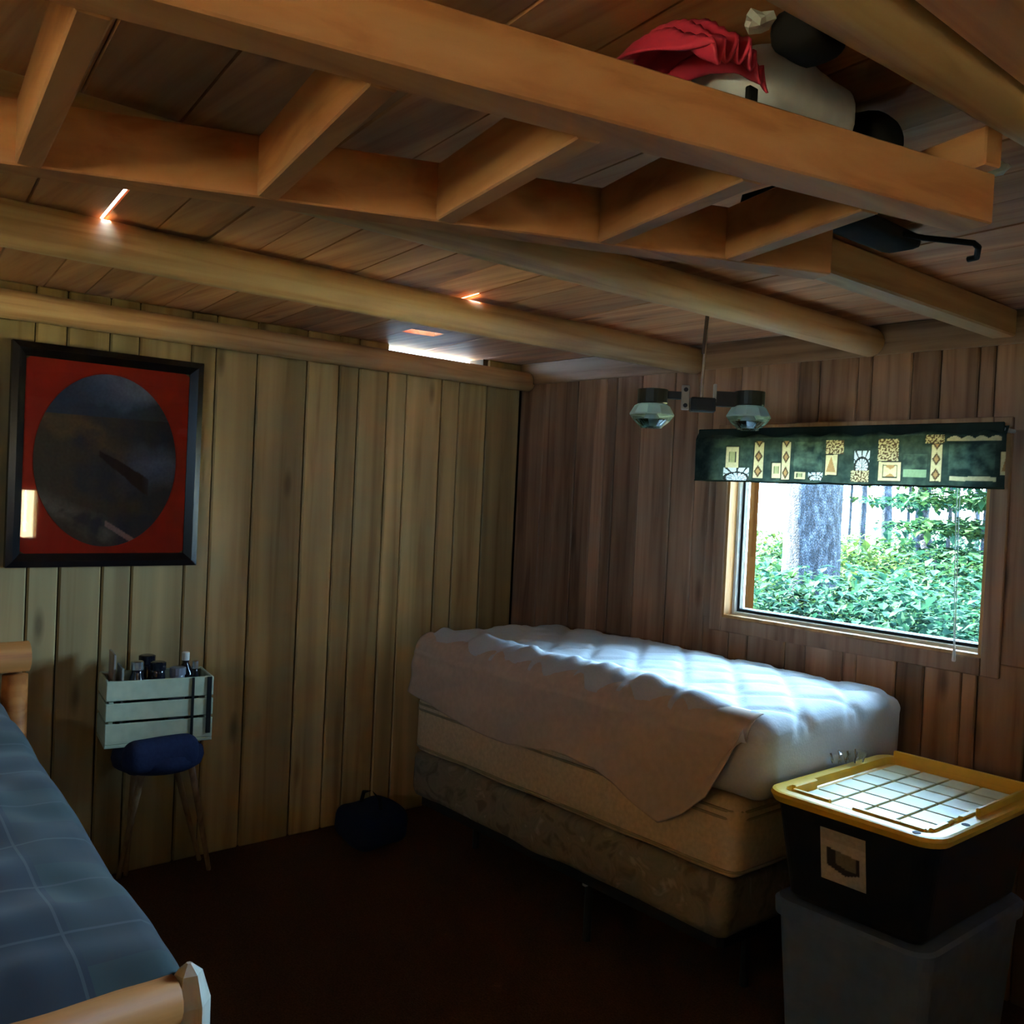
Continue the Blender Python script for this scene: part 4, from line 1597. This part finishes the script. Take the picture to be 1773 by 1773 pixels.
# big trunk just outside
bt_ = at(1402, 1000, 6.2)
w_ = 6.2 * 0.0455
gz = ground_z(bt_.x, 6.2)
trunk('big_tree', 'big grey-barked tree trunk just outside the window', [(bt_.x - .02, 6.2, gz), (bt_.x, 6.2, .4), (bt_.x + .01, 6.2, 3.5), (bt_.x, 6.2, 7.0)], [0.24, 0.205, 0.195, 0.17], 40, 'tree', amp=.09)
for (lab, pb, ptop, Y, wpx) in (
        ('slender straight tree trunk right of the big trunk outside', (1488, 1000), (1497, 840), 10.0, 11),
        ('knobbly thin tree trunk in the bright gap outside', (1534, 960), (1536, 840), 11.0, 18),
        ('blue-grey tree trunk high at the right outside the window', (1590, 960), (1602, 840), 13.0, 22),
        ('thin dark tree trunk near the right edge of the window', (1655, 960), (1658, 840), 14.0, 8),
        ('thin dark tree trunk at the far right of the window view', (1690, 960), (1693, 840), 15.0, 9)):
    a, b = at(*pb, Y), at(*ptop, Y)
    dd = (b - a) / (b.z - a.z)
    gz = ground_z(a.x, Y)
    depth = (a - C0).dot(fwd)
    r = wpx / 2 * depth / F_PX
    trunk('forest_tree', lab, [a + dd * (gz - a.z), a, b, b + dd * 3.5], [r * 1.3, r, r, r * .75], 14, 'tree', 'trees in the forest outside', .15)
# leaning sawn stump
a, b = at(1622, 1000, 8.4), at(1602, 935, 8.4)
dd = (b - a) / (b.z - a.z)
t_ = trunk('leaning_stump', 'leaning sawn-off grey stump among the bushes outside', [a + dd * (ground_z(a.x, 8.4) - a.z), a, b], [.065, .058, .052], 16, 'stump', None, .05)
a, b = at(1584, 985, 9.0), at(1596, 925, 9.0)
trunk('broken_stump', 'short dark broken stump behind the leaning stump outside', [a + Vector((0, 0, ground_z(a.x, 9.0) - a.z)), a, b], [.06, .055, .04], 12, 'stump', None, .2)

# shrubs
random.seed(21)
spots = [(1285, 1010, 5.6), (1325, 1030, 5.2), (1340, 990, 7.6), (1290, 960, 9.0), (1470, 1040, 5.4), (1530, 1050, 5.6), (1600, 1060, 5.2), (1670, 1075, 5.0),
         (1480, 985, 7.4), (1545, 975, 8.0), (1640, 1000, 7.4), (1700, 1010, 7.0), (1500, 960, 9.5), (1570, 950, 10.5), (1650, 950, 10.0), (1330, 945, 10.5),
         (1420, 960, 9.2), (1710, 940, 11.0)]
words = ['near the left edge of the window', 'left of the big trunk', 'behind the big trunk at left', 'far off at the left', 'just right of the big trunk base', 'at the bottom middle of the window',
         'right of middle along the window bottom', 'in the lower right corner of the window', 'between big trunk and slender trunk', 'below the knobbly trunk', 'in front of the leaning stump', 'at the right edge of the window',
         'around the slender trunk foot', 'behind the broken stump', 'behind the leaning stump', 'beyond the bright gap at left', 'hidden behind the big trunk', 'in the distance at the far right']
kinds = ['bushy green', 'blue-green leafy', 'yellow-green leafy']
for i, ((px, py, Y), wd) in enumerate(zip(spots, words)):
    c = at(px, py, Y)
    gz = ground_z(c.x, Y)
    top = max(c.z, gz + .5)
    k = [0, 1, 0, 2, 1, 0, 1, 1, 2, 0, 1, 0, 2, 0, 1, 2, 0, 1][i]
    sh = thing('shrub', f'{kinds[k]} shrub outside, {wd}', 'shrub', (c.x, Y, gz), 'shrubs outside the window')
    rw = .55 + .06 * Y
    hh2 = (top - gz) * .5 + .12
    vs_, fs_ = leaf_cloud(int(1500 + 220 * Y), (c.x, Y, gz + hh2), rw, rw * .8, hh2, .07 + .003 * Y)
    mesh_obj('foliage', vs_, fs_, LEAF[k], sh)
    st_ = NB()
    for q in range(4):
        tube(st_, [(c.x + random.uniform(-.05, .05), Y, gz), (c.x + random.uniform(-.3, .3), Y + random.uniform(-.2, .2), gz + hh2 * 1.2)], [.012, .005], 6)
    obj('stem', st_, M_BARK, sh)
# uncountable low ground cover
vs_, fs_ = [], []
for k in range(9000):
    Y = 5.3 + 10 * random.random() ** 1.3
    X = -Y * random.uniform(.30, .90)
    p = Vector((X, Y, ground_z(X, Y) + random.random() ** 2 * .55))
    l = random.uniform(.07, .16)
    leaf(vs_, fs_, p, Vector((random.gauss(0, 1), random.gauss(0, 1), random.gauss(.1, .5))), l, l * .3)
gc = mesh_obj('undergrowth', vs_, fs_, LEAF[1], None, (-5, 8, 0))
tag(gc, 'low leafy green undergrowth covering the forest floor outside', 'undergrowth', kind='stuff')
# young leafy trees with tiers of branches at the right
for i, (px, Y, z0, z1, rw, k, lab) in enumerate(((1640, 9.4, 1.5, 3.0, .75, 1, 'young leafy tree with tiered branches right of the leaning stump'), (1700, 8.0, 1.3, 2.9, .55, 0, 'young leafy tree at the right edge of the window'),
                                                 (1570, 12.5, 1.8, 3.8, 1.0, 2, 'pale young tree in the middle distance outside'), (1470, 13.5, 2.2, 4.2, .8, 1, 'small leafy tree behind the slender trunk outside'), (1300, 12.0, 2.35, 3.4, .5, 0, 'small leafy tree at the top left of the window'))):
    c = at(px, 900, Y)
    gz = ground_z(c.x, Y)
    t = thing('young_tree', lab, 'tree', (c.x, Y, gz), 'young trees outside')
    tk = NB()
    tube(tk, [(c.x, Y, gz), (c.x + .05, Y, z1)], [.03, .012], 8)
    obj('trunk', tk, M_BARK, t)
    vs_, fs_ = [], []
    zz = z0
    while zz < z1:
        a_, b_ = leaf_cloud(420, (c.x + random.uniform(-.2, .2), Y, zz), rw, rw, .07, .11, .25)
        o_ = len(vs_)
        vs_ += a_
        fs_ += [tuple(q + o_ for q in f) for f in b_]
        zz += .24
    mesh_obj('foliage', vs_, fs_, LEAF[k], t)
